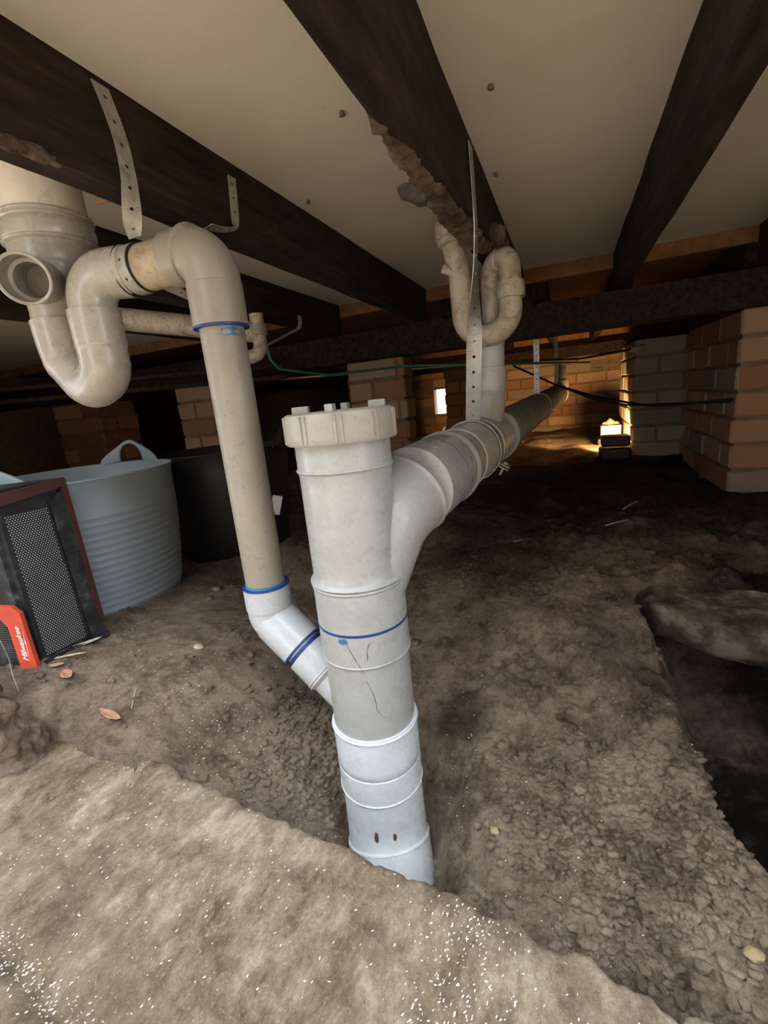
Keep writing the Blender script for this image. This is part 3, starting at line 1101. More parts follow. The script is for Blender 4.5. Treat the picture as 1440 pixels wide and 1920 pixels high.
ub = Path(fillet([(-.606, Yt - .014, .145), (-.605, Yt - .013, ZH), (-.545, SY, ZH)], .036, 14))
tube('outlet_bend', ub, [(0, .0318), (.012, .0320), (.0125, .0300), (ub.L - .004, .0318), (ub.L - .001, .0322), (ub.L, .0290)], PVC_TRAP, GUL, 56, ds=.004)
# side inlet: an open socket that faces the viewer
si0, si1 = V(RX + .006, RY - .022, .212), V(-.640, .421, .193)
sd = Path([si0, si1])
bm = bmesh.new()
tube_bm(bm, sd, [(0, .0265), (sd.L - .004, .0300), (sd.L - .001, .0312), (sd.L, .0300), (sd.L - .001, .0272), (sd.L - .030, .0262), (sd.L - .031, .0215), (.012, .0205), (.010, .004)], 44, (True, True), .01)
finish('side_inlet', bm, PVC_TRAP, GUL, smooth=True)

ARM = tube('stained_pipe', [(-.555, SY + .001, ZH), (-.455, SY + .002, ZH)], [(0, .0283), (.10, .0283)], PVC_STAIN, SLIM, 48)
tube('black_ring', [(-.5455, SY, ZH), (-.5425, SY, ZH)], [(0, .028), (.0002, .0326), (.0028, .0326), (.003, .028)], BLACKP, SLIM, 48)
tube('black_ring', [(-.519, SY, ZH), (-.5175, SY, ZH)], [(0, .028), (.0002, .0305), (.0013, .0305), (.0015, .028)], BLACKP, SLIM, 48)

# strap round the stained pipe, hung on the left joist
H4 = thing('strap_hanger', 'dull grey strap nailed to the left joist and wrapped round the stained pipe', 'pipe hanger', (-.53, SY, ZH + .03), HG)
pts = [V(-.4985, .471, .382), V(-.4985, .485, .340), V(-.4985, .487, .300), V(-.500, .484, .270), V(-.512, .490, .248), V(-.523, .500, .236)]
sides = [(0, 1, 0), (0, 1, 0), (0, 1, 0), (.25, 1, 0), (.8, .6, 0), (1, 0, 0)]
strap('strap', pts, sides, .022, GALV_D, H4, .0024, .022, .0010)
pts, sides = [], []
for i in range(33):
    a = math.radians(95 - 350 * i / 32)
    pts.append(V(-.529, SY + .0300 * math.cos(a), ZH + .0300 * math.sin(a)))
    sides.append((1, 0, 0))
strap('strap_loop', pts, sides, .019, GALV_D, H4, .0022, .022, .0010)
strap('strap_tail', [V(-.529, SY + .028, ZH - .012), V(-.515, .60, ZH - .030), V(-.510, .66, ZH - .035)], [(1, 0, .2), (1, 0, .2), (1, 0, .2)], .018, GALV_D, H4, .0022, .022, .0010)
H5 = thing('strap_hanger', 'short bent grey strap from the left joist to the slim pipe elbow', 'pipe hanger', (-.44, .56, .24), HG)
pts = [V(-.4985, .694, .368), V(-.4985, .690, .330), V(-.4985, .686, .302), V(-.496, .680, .293), V(-.470, .640, .272), V(-.440, .570, .246), V(-.428, .530, .237)]
sides = [(0, 1, 0), (0, 1, 0), (0, 1, 0), (.3, 1, 0), (.7, -.5, 0.1), (.9, -.4, 0), (.9, -.3, 0)]
sides = [(0, 1, 0), (0, 1, 0), (0, 1, 0), (-.2, .98, 0), (-.75, .65, 0), (-.9, .4, 0), (-.95, .3, 0)]
strap('strap', pts, sides, .019, GALV_D, H5, .0024, .021, .0010)

# ------------------------------------------------------------------ basin trap hanging by the middle joist
TR = thing('basin_trap', 'grimy cream basin trap with two U bends hanging from the middle joist', 'trap', (-.155, 1.06, .05))
TY = 1.045
tail = Path([(-.236, TY, .392), (-.229, TY, .322), (-.218, TY, .262)])
tube('tailpiece', tail, [(0, .0235), (.08, .0235)], PVC_OLD, TR, 36)
tube('inlet_nut', [(-.2315, TY, .345), (-.2265, TY, .300)], [(0, .0240), (.0005, .0300), (.0240, .0305), (.0245, .0320), (.033, .0320), (.0335, .0290), (.044, .0285), (.045, .0245)], PVC_OLD, TR, 36)
u1 = Path(fillet([(-.229, TY, .325), (-.213, TY, .245), (-.207, TY, .128), (-.170, TY - .002, .128 - .030), (-.116, TY, .118), (-.111, TY, .215)], [.15, .034, .05, .040], 12))
u1 = Path(fillet([(-.229, TY, .325), (-.214, TY, .245), (-.209, TY, .112), (-.111, TY + .002, .112), (-.110, TY + .004, .215)], [.15, .047, .047], 16))
tube('u_bend', u1, [(0, .0232), (.10, .0228), (u1.L, .0232)], PVC_OLD, TR, 40, ds=.005)
tube('union_nut', [(-.1105, TY + .003, .178), (-.110, TY + .004, .212)], [(0, .0235), (.0005, .0290), (.020, .0295), (.0205, .0278), (.032, .0275), (.033, .0235)], PVC_OLD, TR, 14)
tb = Path(fillet([(-.110, TY + .004, .19), (-.111, TY + .005, .262), (-.155, TY + .052, .262), (-.158, TY + .055, .10)], [.031, .031], 14))
tube('return_bend', tb, [(0, .0215), (.05, .0220)] + bead(.085, .0232, .002, .003) + [(.10, .0228), (tb.L, .0228)], PVC_OLD, TR, 40, ds=.004)
tube('spigot', [(-.211, TY - .004, .236), (-.247, TY - .022, .256)], [(0, .0085), (.036, .0085), (.0365, .0098), (.042, .0096)], PVC_OLD, TR, 20)
tube('outlet_nut', [(-.1580, TY + .045, .118), (-.1585, TY + .042, .088)], [(0, .0240), (.0005, .0310), (.014, .0315), (.0145, .0290), (.028, .0285), (.029, .024)], PVC_OLD, TR, 14)
dn = Path(fillet([(-.158, TY + .042, .10), (-.160, TY + .030, -.015), (-.172, TY - .025, -.085)], .06, 10))
tube('outlet_pipe', dn, [(0, .0275), (dn.L, .0275)], PVC_GREY, TR, 40, ds=.008)
s1 = dn.near((-.159, TY + .036, .045))
tube('outlet_socket', dn, [(s1, .028), (s1 + .001, .0315), (s1 + .045, .0318), (s1 + .0455, .0300), (s1 + .055, .0300), (s1 + .075, .0325), (s1 + .10, .0325)], PVC_GREY, TR, 40, ds=.006)
tube('branch_arm', dn, [(dn.L - .075, .0325), (dn.L - .068, .0338), (dn.L, .0345)], PVC_GREY, TR, 40, ds=.006)

# ------------------------------------------------------------------ services beyond: pale pipe, back trap, hose, copper, cables
o = tube('pale_pipe', Path([(-1.25, .60, .265), (-.98, 1.0, .268), (-.95, 1.30, .222)]), [(0, .026), (.80, .026)], PVC_OLD, None, 24)
bpd = thing('pale_waste_pipe', 'pale level waste pipe passing behind the slim cream pipe under the joists', 'pipe', (-1.0, 1.0, .20))
bpy.data.objects.remove(o)
tube('pipe', [(-1.22, .84, .300), (-1.04, .96, .262), (-.80, 1.12, .215)], [(0, .028), (.51, .028)], PVC_OLD, bpd, 28)
bt = thing('far_trap', 'small white trap just visible right behind the slim cream pipe', 'trap', (-.80, 1.11, .20))
tube('trap_leg', fillet([(-.795, 1.12, .262), (-.795, 1.12, .155), (-.86, 1.06, .145), (-.87, 1.05, .22)], [.03, .03], 8), [(0, .019), (.10, .019), (.24, .019)], PVC_OLD, bt, 24)
tube('trap_nut', [(-.795, 1.12, .235), (-.795, 1.12, .205)], [(0, .02), (0.0005, .0245), (.028, .0245), (.029, .02)], PVC_CREAM, bt, 14)
tube('trap_cap', [(-.795, 1.12, .262), (-.795, 1.12, .246)], [(0, .018), (.015, .018)], PVC_CREAM, bt, 14)

sb = thing('pipe_bracket', 'thin bent grey strap hanging between the slim pipe and the brick pier behind', 'bracket', (-.78, 1.31, .25))
strap('strap', [V(-.765, 1.30, .275), V(-.765, 1.30, .240), V(-.80, 1.30, .232), V(-.90, 1.27, .195), V(-.91, 1.26, .190)], [(0, 1, 0)] * 5, .02, GALV_D, sb, .0022, .02, .001)
hose = Path(fillet([(-.90, 1.30, .20), (-.895, 1.31, .135), (-.80, 1.5, .105), (-.58, 1.76, .120), (-.20, 1.80, .083), (.0, 2.2, .078), (.10, 2.62, .082)], [.04, .1, .2, .3, .3], 10))
tag(tube('green_hose', hose, [(0, .0045), (hose.L, .0045)], GREEN, None, 12, ds=.04), 'thin green hose sagging from the left towards the lit back corner', 'hose')
cp = Path(fillet([(-1.2, 1.80, .135), (-.25, 2.05, .105), (.05, 2.4, .095), (.30, 2.68, .125)], [.3, .3], 8))
cpt = thing('copper_pipe', 'thin metal water pipe ending in a fitting at the top of the grey-brown pier', 'pipe', (.30, 2.68, .12))
tube('water_pipe', cp, [(0, .0065), (cp.L, .0065)], COPPER, cpt, 12, ds=.05)
tube('pipe_fitting', [(.285, 2.67, .122), (.355, 2.69, .128)], [(0, .010), (.012, .014), (.03, .014), (.031, .010), (.05, .010), (.051, .017), (.07, .017)], GALV_D, cpt, 10)
cb = Path(fillet([(-.27, 2.6, .108), (-.052, 2.4, -.012), (.118, 2.25, -.080), (.30, 2.0, -.125), (.50, 1.84, -.110)], [.3, .5, .4], 8))
tag(tube('black_cable', cb, [(0, .0050), (cb.L, .0050)], CABLE, None, 10, ds=.03), 'black cable crossing over the grey level pipe to the big right pier, the upper one', 'cable', 'black cables at the back')
cb = Path(fillet([(-.052, 2.42, -.012), (.10, 2.25, -.085), (.22, 2.12, -.118), (.50, 1.86, -.118)], [.5, .4], 8))
tag(tube('black_cable', cb, [(0, .0042), (cb.L, .0042)], CABLE, None, 10, ds=.03), 'black cable just under the other one, sagging towards the big right pier', 'cable', 'black cables at the back')
# pipes in the dark on the left
for i, (z0, z1, lab) in enumerate(((.165, .150, 'thin dark pipe level with the trap bend, the upper of two at the far left'), (.115, .105, 'thin dark pipe below the trap bend, the lower of two at the far left'))):
    tag(tube('thin_pipe', [(-2.4, 1.1, z0 + .03), (-1.1, 1.7, z1 + .03)], [(0, .010), (1.43, .010)], TIMBER, None, 12, ds=.2), lab, 'pipe', 'dark pipes at the left')

# ------------------------------------------------------------------ work light at the back, with what it lights
WL = thing('work_light', 'small dark red and black work light on the ground, shining on the back wall', 'work light', (.24, 2.62, -.45))
bm = bmesh.new()
box(bm, .150, .300, 2.55, 2.68, ground_z(.24, 2.6) - .004, -.352, 0, .018)
finish('battery_base', bm, BLACKP, WL)
bm = bmesh.new()
box(bm, .160, .292, 2.565, 2.675, -.345, -.292, 0, .010)
finish('lamp_housing', bm, REDD, WL)
bm = bmesh.new()
box(bm, .185, .240, 2.568, 2.572, -.415, -.370, 0, .001)
finish('battery_latch', bm, REDD, WL)
bm = bmesh.new()
box(bm, .170, .285, 2.676, 2.681, -.338, -.300, 0, 0)
EM, nt, b = _mat('lamp_lens')
b.inputs['Base Color'].default_value = (1, .8, .5, 1)
b.inputs['Emission Color'].default_value = (1, .62, .25, 1)
b.inputs['Emission Strength'].default_value = 4
finish('lamp_lens', bm, EM, WL)
lamp = light('lamp_glow', 'SPOT', (.225, 2.70, -.312), 55.0, (1, .58, .22), (math.radians(91), 0, math.radians(-3)), spot_size=math.radians(106), spot_blend=.5, shadow_soft_size=.03)
lamp.parent = WL
lamp.matrix_parent_inverse = Matrix.Translation(-Vector(WL.location))

PB = thing('pale_brick', 'pale cream perforated brick with a mortar heap, lit bright beside the work light', 'brick', (.30, 3.0, -.30))
bm = bmesh.new()
box(bm, .183, .292, 3.02, 3.13, -.35, -.278, 0, .004)
PALE = rough_mat('pale_brick_clay', [(.3, (.30, .27, .19)), (.7, (.42, .38, .29))], 20, .3, .004)
finish('brick_body', bm, PALE, PB)
lump('mortar_heap', [(.238, 3.08, -.275, .030), (.208, 3.08, -.278, .018), (.268, 3.08, -.276, .018), (.238, 3.08, -.260, .018)], MORTAR_GREY, None, None, amp=.003, sc=40, parent=PB)
bm = bmesh.new()
box(bm, .165, .300, 2.99, 3.16, ground_z(.27, 3.07) - .01, -.352, 0, .012)
tag(finish('support_block', bm, DUSTY), 'dark block on the ground carrying the pale lit brick', 'block')

# ------------------------------------------------------------------ grey flexible tub and black tub


def make_tub(name, cx, cy, z0, z1, r0, r1, mat, label, ridges=15, handle_dirs=(0,), bulge=.006):
    T = thing(name, label, 'tub', (cx, cy, z0))
    H = z1 - z0
    prof = [(0, r0 * .90), (.004, r0 * .965), (.014, r0)]
    for k in range(ridges):
        s = .03 + k * (H * .80 - .03) / ridges
        r = r0 + (r1 - r0) * (s / H) + bulge * math.sin(math.pi * s / H)
        prof += [(s, r), (s + .0018, r + .0009), (s + .0036, r + .0001)]
    prof += [(H * .86, r1 - .004), (H - .004, r1), (H, r1 + .003), (H + .003, r1 + .001), (H, r1 - .003)]
    inner = [(H * .6, r0 + (r1 - r0) * .6 - .002), (.03, r0 - .002), (.012, r0 * .8), (.011, .01)]
    bm = bmesh.new()
    tube_bm(bm, Path([(cx, cy, z0), (cx, cy, z1)]), prof + inner, 72, (True, True), .05)
    finish('tub_body', bm, mat, T, smooth=True, angle=60)
    for ang in handle_dirs:
        bm = bmesh.new()
        outer, inner_ = [], []
        for k in range(25):
            t = math.pi * k / 24
            ct, st = math.cos(t), math.sin(t)
            for lst, u, h in ((outer, .040 * ct + .050 * ct ** 5, -.006 + .066 * st ** .85), (inner_, .033 * ct, .004 + .046 * st ** .8)):
                a2 = ang + u / r1
                lst.append(bm.verts.new((cx + math.cos(a2) * (r1 + .001), cy + math.sin(a2) * (r1 + .001), z1 + h)))
        for k in range(24):
            bm.faces.new((outer[k], outer[k + 1], inner_[k + 1], inner_[k]))
        hd = finish('tub_handle', bm, mat, T, smooth=True)
        md = hd.modifiers.new('thickness', 'SOLIDIFY')
        md.thickness = .0075
        md.offset = 0
        bv_ = hd.modifiers.new('round', 'BEVEL')
        bv_.width = .003
        bv_.segments = 3
    return T


TG = make_tub('grey_tub', -1.063, .695, -.415, -.098, .175, .208, TUB, 'pale grey flexible tub with ridged sides and two loop handles', handle_dirs=(math.radians(104), math.radians(283)))
TB = make_tub('black_tub', -1.00, 1.125, -.425, -.10, .165, .20, BLACKP, 'black flexible tub behind the slim cream pipe, darker than the grey tub', ridges=0, handle_dirs=(math.radians(20),))
bm = bmesh.new()
tc_ = V(-.865, .970, -.26)
e1 = V(.72, .60, 0).normalized()
M3 = Matrix((e1, V(-e1.y, e1.x, 0), V(0, 0, 1))).transposed().to_4x4()
bmesh.ops.create_cube(bm, size=1, matrix=Matrix.Translation((-.776, 1.050, -.262)) @ M3 @ Matrix.Rotation(math.radians(18), 4, 'Y') @ Matrix.Diagonal((.028, .0012, .055, 1)))
finish('paper_tag', bm, LABEL, TB)

# ------------------------------------------------------------------ jobsite radio, cut by the left edge
RD = thing('jobsite_radio', 'black jobsite radio with perforated grille and red corner strip, beside the grey tub', 'radio', (-.90, .48, -.41))
z0, z1 = -.405, -.082
C0, C1 = V(-.862, .418, 0), V(-.852, .535, 0)
foot = [C0, C1, V(-.882, .560, 0), V(-1.04, .455, 0), V(-1.08, .366, 0)]
bm = bmesh.new()
lo = [bm.verts.new((p.x, p.y, z0)) for p in foot]
cen = sum(foot, V(0, 0, 0)) / 5
hi = [bm.verts.new((p.x + (cen.x - p.x) * .03, p.y + (cen.y - p.y) * .03, z1)) for p in foot]
for k in range(5):
    bm.faces.new((lo[k], lo[(k + 1) % 5], hi[(k + 1) % 5], hi[k]))
bm.faces.new(lo)
bm.faces.new(hi)
bmesh.ops.bevel(bm, geom=bm.edges[:], offset=.008, segments=2, affect='EDGES')
finish('radio_body', bm, DUSTY, RD)
fu = (C1 - C0).normalized()                    # along the grille face
fn = V(fu.y, -fu.x, 0)                         # outward
fl = (C1 - C0).length


def fp(u, z, d):
    """point on the grille face: u along, z up, d outward; follows the slight inward lean"""
    t = (z - z0) / (z1 - z0)
    q = C0 + fu * u
    q = q + (cen - q) * (.03 * t)
    q.z = z
    return q + fn * d


def plate(name, uz, d0, d1, mat, parent):
    bm = bmesh.new()
    a = [bm.verts.new(fp(u, z, d0)) for u, z in uz]
    b2 = [bm.verts.new(fp(u, z, d1)) for u, z in uz]
    n = len(uz)
    for k in range(n):
        bm.faces.new((a[k], a[(k + 1) % n], b2[(k + 1) % n], b2[k]))
    bm.faces.new(a)
    bm.faces.new(b2)
    return finish(name, bm, mat, parent)


GR = plate('grille', [(.012, z0 + .022), (.088, z0 + .022), (.084, z1 - .04), (.012, z1 - .04)], 0, .004, BLACKP, RD)
bm = bmesh.new()
pit = .0043
r_ = 0
z = z0 + .026
while z < z1 - .044:
    u = .015 + (pit / 2 if r_ % 2 else 0)
    while u < .084 - .004 * (z - z0) / .3:
        c = fp(u, z, .0046)
        vs = [bm.verts.new(c + (fu * math.cos(a) + V(0, 0, 1) * math.sin(a)) * .00105) for a in [math.pi * k / 3 for k in range(6)]]
        bm.faces.new(vs)
        u += pit
    z += pit * .86
    r_ += 1
o = finish('grille_dots', bm, DOT, GR)
o['kind'] = 'stuff'
plate('side_guard', [(.092, z0 + .004), (.117, z0 + .012), (.117, z1 - .01), (.086, z1 - .035)], 0, .010, DUSTY, RD)
plate('bottom_bumper', [(.006, z0 - .004), (.117, z0 - .004), (.121, z0 + .016), (.006, z0 + .018)], 0, .013, DUSTY, RD)
plate('red_frame', [(.111, z0 + .05), (.119, z0 + .05), (.119, z1 + .002), (.111, z1 + .002)], .006, .014, REDD, RD)
plate('top_trim', [(-.03, z1 - .030), (.118, z1 - .012), (.118, z1 + .003), (-.03, z1 - .010)], .0, .012, REDD, RD)
# the other face, left of the corner strip
gu = (foot[4] - C0).normalized()
gn = V(gu.y, -gu.x, 0) * 1
if gn.y > 0:
    gn = -gn


def gp(u, z, d):
    t = (z - z0) / (z1 - z0)
    q = C0 + gu * u
    q = q + (cen - q) * (.03 * t)
    q.z = z
    return q + gn * d


bm = bmesh.new()
r_ = 0
z = z0 + .03
while z < z1 - .05:
    u = .040 + (pit / 2 if r_ % 2 else 0)
    while u < .16:
        c = gp(u, z, .0016)
        bm.faces.new([bm.verts.new(c + (gu * math.cos(a) + V(0, 0, 1) * math.sin(a)) * .0008) for a in [math.pi * k / 2 for k in range(4)]])
        u += pit
    z += pit
    r_ += 1
o = finish('front_dots', bm, GALV_D, RD)
o['kind'] = 'stuff'


# red corner strip, on the face left of the corner, bent to the left at its top
def strip(name, prof, d, mat, parent):
    bm = bmesh.new()
    a = [bm.verts.new(gp(u, z, 0)) for u, z in prof]
    b2 = [bm.verts.new(gp(u, z, d)) for u, z in prof]
    n = len(prof)
    for k in range(n):
        bm.faces.new((a[k], a[(k + 1) % n], b2[(k + 1) % n], b2[k]))
    bm.faces.new(a)
    bm.faces.new(b2)
    return finish(name, bm, mat, parent)


RS = strip('red_strip', [(-.004, z0 + .002), (.030, z0 + .002), (.030, z0 + .090), (.040, z0 + .104), (.12, z0 + .112), (.12, z0 + .134), (.012, z0 + .128), (-.002, z0 + .115)], .007, RED, RD)
cu = bpy.data.curves.new('script', 'FONT')
cu.body = 'Milwaukee'
cu.size = .0165
cu.shear = .35
cu.extrude = .0002
cu.align_x = 'CENTER'
cu.align_y = 'CENTER'
to = bpy.data.objects.new('t', cu)
COL.objects.link(to)
dg = bpy.context.evaluated_depsgraph_get()
tm = bpy.data.meshes.new_from_object(to.evaluated_get(dg))
bpy.data.objects.remove(to)
# reading direction runs up the strip
cpos = gp(.0125, z0 + .058, .0076)
ex = V(0, 0, 1)
ez = gn
ey = ez.cross(ex)
tm.transform(Matrix.Translation(cpos) @ Matrix((ex, ey, ez)).transposed().to_4x4() @ Matrix.Diagonal((.92, .92, 1, 1)))
tm.materials.clear()
link('logo_script', tm, WHITEP, RS)
bm = bmesh.new()
bolt = [(.0215, .094), (.0205, .094), (.0095 + .008, .058), (.019, .0585), (.0215, .022), (.0195, .050), (.0185, .0525)]
bolt = [(.0020, .095), (.0075, .060), (.0060, .060), (.0085, .020), (.0043, .0640), (.0060, .0640)]
bm.faces.new([bm.verts.new(gp(-.001 + u * .8, z0 + z_, .0077)) for u, z_ in bolt])
finish('logo_bolt', bm, WHITEP, RS)

# ------------------------------------------------------------------ rough post stub at the left edge and rubble
lump('rubble_stub', [(-.742, .285, -.33, .022), (-.740, .287, -.37, .027), (-.745, .29, -.41, .034), (-.755, .30, -.455, .046), (-.755, .272, -.29, .026)],
     PINKM, 'rough lump of old mortar standing on the slab at the left edge', 'rubble', amp=.009, sc=30)
bm = bmesh.new()
FR = [(.105, .985), (.125, .955), (.16, .905), (.205, .872), (.25, .835), (.30, .818), (.42, .812), (.60, .80), (1.2, .78)]
rows = []
xx = .105
while xx < 1.15:
    for (x0, y0), (x1, y1) in zip(FR, FR[1:]):
        if x0 <= xx <= x1:
            yf = y0 + (y1 - y0) * (xx - x0) / (x1 - x0)
    yf += .012 * nz(xx, 0, 18, 3) + .006 * nz(xx, 0, 50, 3)
    tp = sm(.10, .16, xx)
    col = [(yf + .03, -.50), (yf + .008, -.47), (yf + .002, -.445), (yf, -.432)]
    nn = 16
    for k in range(1, nn + 1):
        col.append((yf + (.99 - yf) * k / nn, -.424))
    col += [(.995, -.44), (1.0, -.50)]
    rr2 = []
    for (y, z) in col:
        q = Vector((xx, y, z))
        rr2.append(bm.verts.new((xx, y, -.50 + (z + .50) * (.4 + .6 * tp) + (.006 * noise.noise(q * 22) + .004 * noise.noise(q * 55) + .0025 * noise.noise(q * 120)) * (1 if z > -.46 else 0))))
    rows.append(rr2)
    xx += .0055
for a, b_ in zip(rows, rows[1:]):
    for j in range(len(a) - 1):
        bm.faces.new((a[j], b_[j], b_[j + 1], a[j + 1]))
bm.faces.new(rows[0])
bm.faces.new(rows[-1])
tag(finish('stone_ledge', bm, STONE, smooth=True, angle=50), 'pale rough stone ledge beyond the dark pit on the right', 'stone')
lump('pale_rock', [(.335, .66, -.56, .018), (.35, .645, -.565, .020), (.37, .63, -.572, .020)], STONE, 'flat pale rock half sunk in the dark pit at the right edge', 'stone', amp=.004, sc=30)


def on_ground(x, y):
    if y < edge_y(x) - .012:
        return slab_z(x, y)
    return ground_z(x, y)


for k, (x, y, r, mt, lab) in enumerate((
        (-.805, .80, .011, STONE, 'larger grey pebble in front of the black tub'), (-.790, .755, .008, STONE, 'smaller grey pebble in front of the black tub'),
        (.105, .50, .006, YELLOWST, 'ochre pebble on the churned soil at the right'), (-.085, .455, .005, YELLOWST, 'tiny ochre pebble right of the stack foot'),
        (.165, .405, .007, YELLOWST, 'ochre stone half buried in soil near the lower right edge'), (-.275, .74, .009, STONE, 'tan pebble on soil just right of the stack'),
        (-.655, .575, .008, LEAF2, 'tan crumb on bare soil between the radio and the slim pipe'))):
    bm = bmesh.new()
    bmesh.ops.create_icosphere(bm, subdivisions=3, radius=r)
    for v in bm.verts:
        v.co *= 1 + .35 * noise.noise(v.co * (1.3 / r) + Vector((k, 0, 0)))
        v.co.z *= .65
        v.co.x *= 1.2
    o = finish('pebble', bm, mt, smooth=True, angle=50)
    o.location = (x, y, on_ground(x, y) + r * .25)
    tag(o, lab, 'pebble', 'pebbles on the soil')

# leaves and sticks
def leaf(x, y, L_, w, rot, mat, label, name='dry_leaf', cat='leaf', curl=.25, lift=.003, group='dry leaves on the slab edge'):
    bm = bmesh.new()
    n, mrow = 12, 6
    rowsv = []
    for i in range(n + 1):
        t = i / n
        ww = w * math.sin(math.pi * min(.98, max(.02, t))) ** .7
        rowsv.append([bm.verts.new(((t - .5) * L_, (j / mrow - .5) * ww, curl * L_ * ((t - .5) ** 2) + .35 * ww * abs(j / mrow - .5) + .001 * nz(t * 5, j, 3, x))) for j in range(mrow + 1)])
    for a, b2 in zip(rowsv, rowsv[1:]):
        for j in range(mrow):
            bm.faces.new((a[j], a[j + 1], b2[j + 1], b2[j]))
    o = finish(name, bm, mat, smooth=True)
    md = o.modifiers.new('thickness', 'SOLIDIFY')
    md.thickness = .0006
    o.location = (x, y, max(on_ground(x, y), on_ground(x, y - .01)) + lift)
    o.rotation_euler = (.15, -.1, rot)
    return tag(o, label, cat, group)


leaf(-.790, .418, .050, .018, -.35, LEAF, 'broad salmon-brown dry leaf by the slab edge, nearest the rubble stub')
leaf(-.825, .425, .030, .010, .3, LEAF, 'small curled tan leaf scrap left of the broad salmon leaf')
leaf(-.650, .385, .070, .013, -.22, LEAF, 'narrow reddish-brown leaf lying on the slab edge, below the bare soil')
leaf(-.840, .492, .050, .009, .75, LEAF2, 'pale pointed leaf on soil below the corner of the radio')
leaf(-.830, .445, .075, .0045, .40, LEAF2, 'thin pale straw blade above the broad salmon leaf', 'straw_blade', 'straw', .02)
for x0, y0, x1, y1, r, lab in ((-.66, .44, -.63, .405, .0009, 'thin dark twig on soil near the slab edge, left of the stack'),
                               (-.14, 1.24, -.10, 1.25, .0015, 'pale short twig lying in the dark soil right of the stack'),
                               (.17, 1.62, .22, 1.70, .003, 'pale stick on the dark ground in front of the work light'),
                               (.10, 1.40, .16, 1.405, .002, 'faint pale stick on dark ground before the big right pier')):
    a_, b_ = V(x0, y0, on_ground(x0, y0) + .003), V(x1, y1, on_ground(x1, y1) + .003)
    tag(tube('twig', [a_, a_.lerp(b_, .5) + V(0, 0, .001), b_], [(0, r), ((b_ - a_).length, r * .6)], LEAF2, None, 8), lab, 'twig', 'twigs on the ground')

# hanging cobweb strand beside the radio
wb = Path([V(-.70, .300, -.215), V(-.693, .302, -.25), V(-.690, .304, -.285), V(-.692, .303, -.31), V(-.690, .303, -.335)])
tag(tube('cobweb_strand', wb, [(0, .0003), (wb.L * .3, .0005), (wb.L * .6, .0003), (wb.L * .8, .0006), (wb.L, .0003)], WEB, None, 6, ds=.006), 'dusty cobweb strand hanging above the rubble stub at the left edge', 'cobweb')

# nail stubs in the sheet
for x, y, lab in ((-.289, .677, 'rusty nail head in the sheet between the first two joists'), (-.469, .888, 'nail head in the sheet close to the left joist'), (-.095, .732, 'nail tip in the sheet right of the middle joist'), (-.125, .994, 'nail tip in the sheet near the strap top')):
    bm = bmesh.new()
    bmesh.ops.create_cone(bm, segments=10, radius1=.0042, radius2=.003, depth=.006, cap_ends=True, matrix=Matrix.Translation((x, y, .387)) @ Matrix.Rotation(.2, 4, 'X'))
    tag(finish('nail', bm, MORTAR_GREY), lab, 'nail', 'nails in the ceiling sheet')
tag(tube('screw', [(-.600, .52, .30), (-.560, .52, .297)], [(0, .003), (.03, .003), (.031, .005), (.04, .005)], RAWWOOD, None, 8), 'rusty bolt sticking out behind the strap above the stained pipe', 'bolt')

# ------------------------------------------------------------------ scattered flakes and crumbs (uncountable)
rnd = random.Random(11)


def flakes(name, n, sampler, mat, label, size, zf):
    bm = bmesh.new()
    for _ in range(n):
        x, y = sampler()
        L_ = rnd.uniform(*size)
        w = L_ * rnd.uniform(.22, .5)
        a = rnd.gauss(.9, .5)
        ca, sa = math.cos(a), math.sin(a)
        z = zf(x, y) + .0012
        tl = rnd.uniform(-.25, .25)
        pts = []
        for u, v in ((-1, -.3), (-.2, -1), (.9, -.5), (1, .4), (.1, 1), (-.8, .6)):
            u *= L_ / 2 * rnd.uniform(.8, 1.1)
            v *= w / 2
            pts.append(bm.verts.new((x + ca * u - sa * v, y + sa * u + ca * v, z + tl * u)))
        top = [bm.verts.new(p.co + Vector((0, 0, .0007))) for p in pts]
        bm.faces.new(top)
        for k in range(6):
            bm.faces.new((pts[k], pts[(k + 1) % 6], top[(k + 1) % 6], top[k]))
    o = finish(name, bm, mat)
    return tag(o, label, 'debris', None, 'stuff')


def s_slab():
    while True:
        q = rnd.random()
        if q < .36:
            x, y = rnd.gauss(-.075, .022), rnd.uniform(.12, .31)
            x += (.31 - y) * -.10
        elif q < .56:
            x = rnd.uniform(-.56, -.34)
            y = .141 - (x + .492) * .13 + rnd.gauss(0, .008)
        elif q < .9:
            x, y = rnd.uniform(-.62, .02), rnd.uniform(.12, .40)
        else:
            x, y = rnd.uniform(-.1, .2), rnd.uniform(.1, .30)
        if y < edge_y(x) - .008:
            return x, y


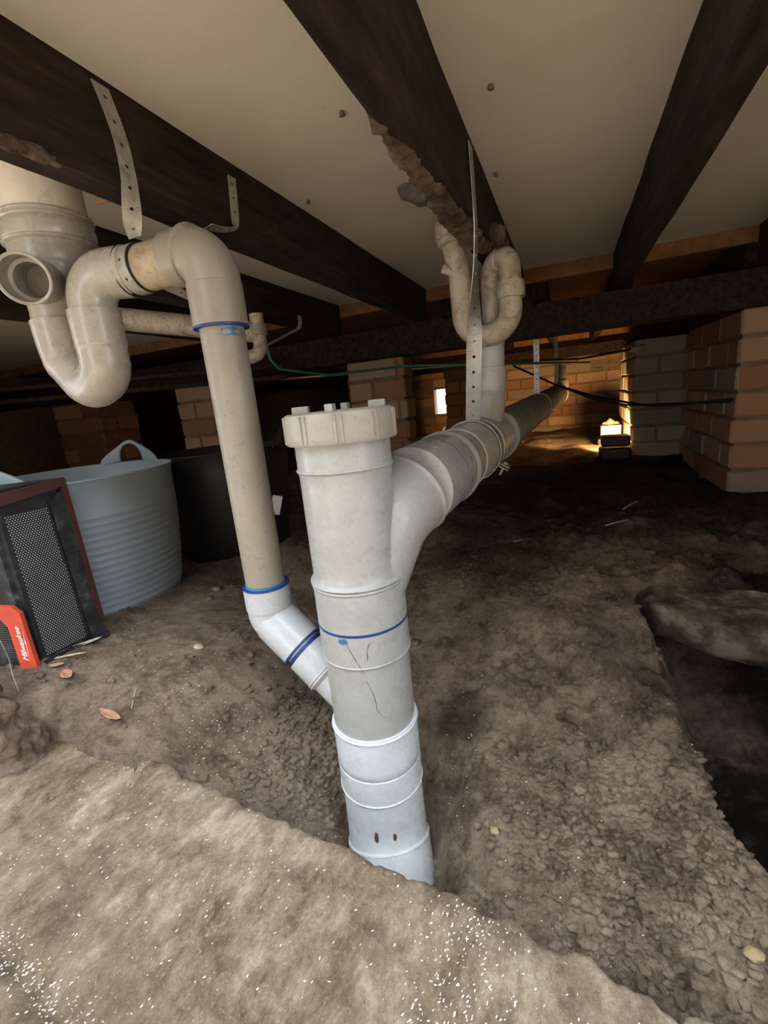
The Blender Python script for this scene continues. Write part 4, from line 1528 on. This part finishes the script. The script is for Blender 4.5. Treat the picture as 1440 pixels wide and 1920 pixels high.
def s_soil():
    while True:
        q = rnd.random()
        if q < .22:
            x, y = rnd.gauss(-.20, .08), rnd.gauss(1.02, .06)
        elif q < .42:
            x, y = rnd.gauss(-.46, .10), rnd.gauss(.47, .06)
        elif q < .8:
            x, y = rnd.uniform(-.25, .30), rnd.uniform(.32, 1.15)
        else:
            x, y = rnd.uniform(-.95, -.3), rnd.uniform(.40, .95)
        if y > edge_y(x) + .02 and math.hypot(x - MX, y - MY) > .07:
            return x, y


flakes('slab_flakes', 1150, s_slab, CHIP, 'white paint flakes scattered over the brown concrete slab', (.0008, .0030), slab_z)
flakes('soil_flakes', 2000, s_soil, CHIP, 'white flakes scattered over the brown soil', (.0008, .0030), ground_z)


def crumbs(name, n, mat, label, sz, sampler):
    bm = bmesh.new()
    base = bmesh.new()
    bmesh.ops.create_icosphere(base, subdivisions=1, radius=1)
    bv = [v.co.copy() for v in base.verts]
    bf = [[v.index for v in f.verts] for f in base.faces]
    base.free()
    for i in range(n):
        x, y = sampler()
        r = sz[0] + (sz[1] - sz[0]) * rnd.random() ** 3
        z = ground_z(x, y)
        off = Vector((rnd.random() * 50, rnd.random() * 50, 0))
        sx_, sy_, sz_ = rnd.uniform(.7, 1.3), rnd.uniform(.7, 1.3), rnd.uniform(.5, .9)
        vs = []
        for c in bv:
            q = c * r * (1 + .45 * noise.noise(c * 1.1 + off))
            vs.append(bm.verts.new((x + q.x * sx_, y + q.y * sy_, z + q.z * sz_ + r * .2)))
        for f in bf:
            bm.faces.new([vs[k] for k in f])
    o = finish(name, bm, mat)
    return tag(o, label, 'debris', None, 'stuff')


def s_all():
    while True:
        q = rnd.random()
        if q < .35:
            x, y = rnd.gauss(.08, .09), rnd.gauss(.50, .09)
        elif q < .55:
            x, y = rnd.gauss(-.12, .10), rnd.gauss(.92, .12)
        elif q < .7:
            x, y = rnd.gauss(-.36, .06), rnd.gauss(.50, .08)
        else:
            x, y = rnd.uniform(-1.0, .4), rnd.uniform(.33, 1.4)
        if y > edge_y(x) + .01 and math.hypot(x - MX, y - MY) > .068:
            return x, y


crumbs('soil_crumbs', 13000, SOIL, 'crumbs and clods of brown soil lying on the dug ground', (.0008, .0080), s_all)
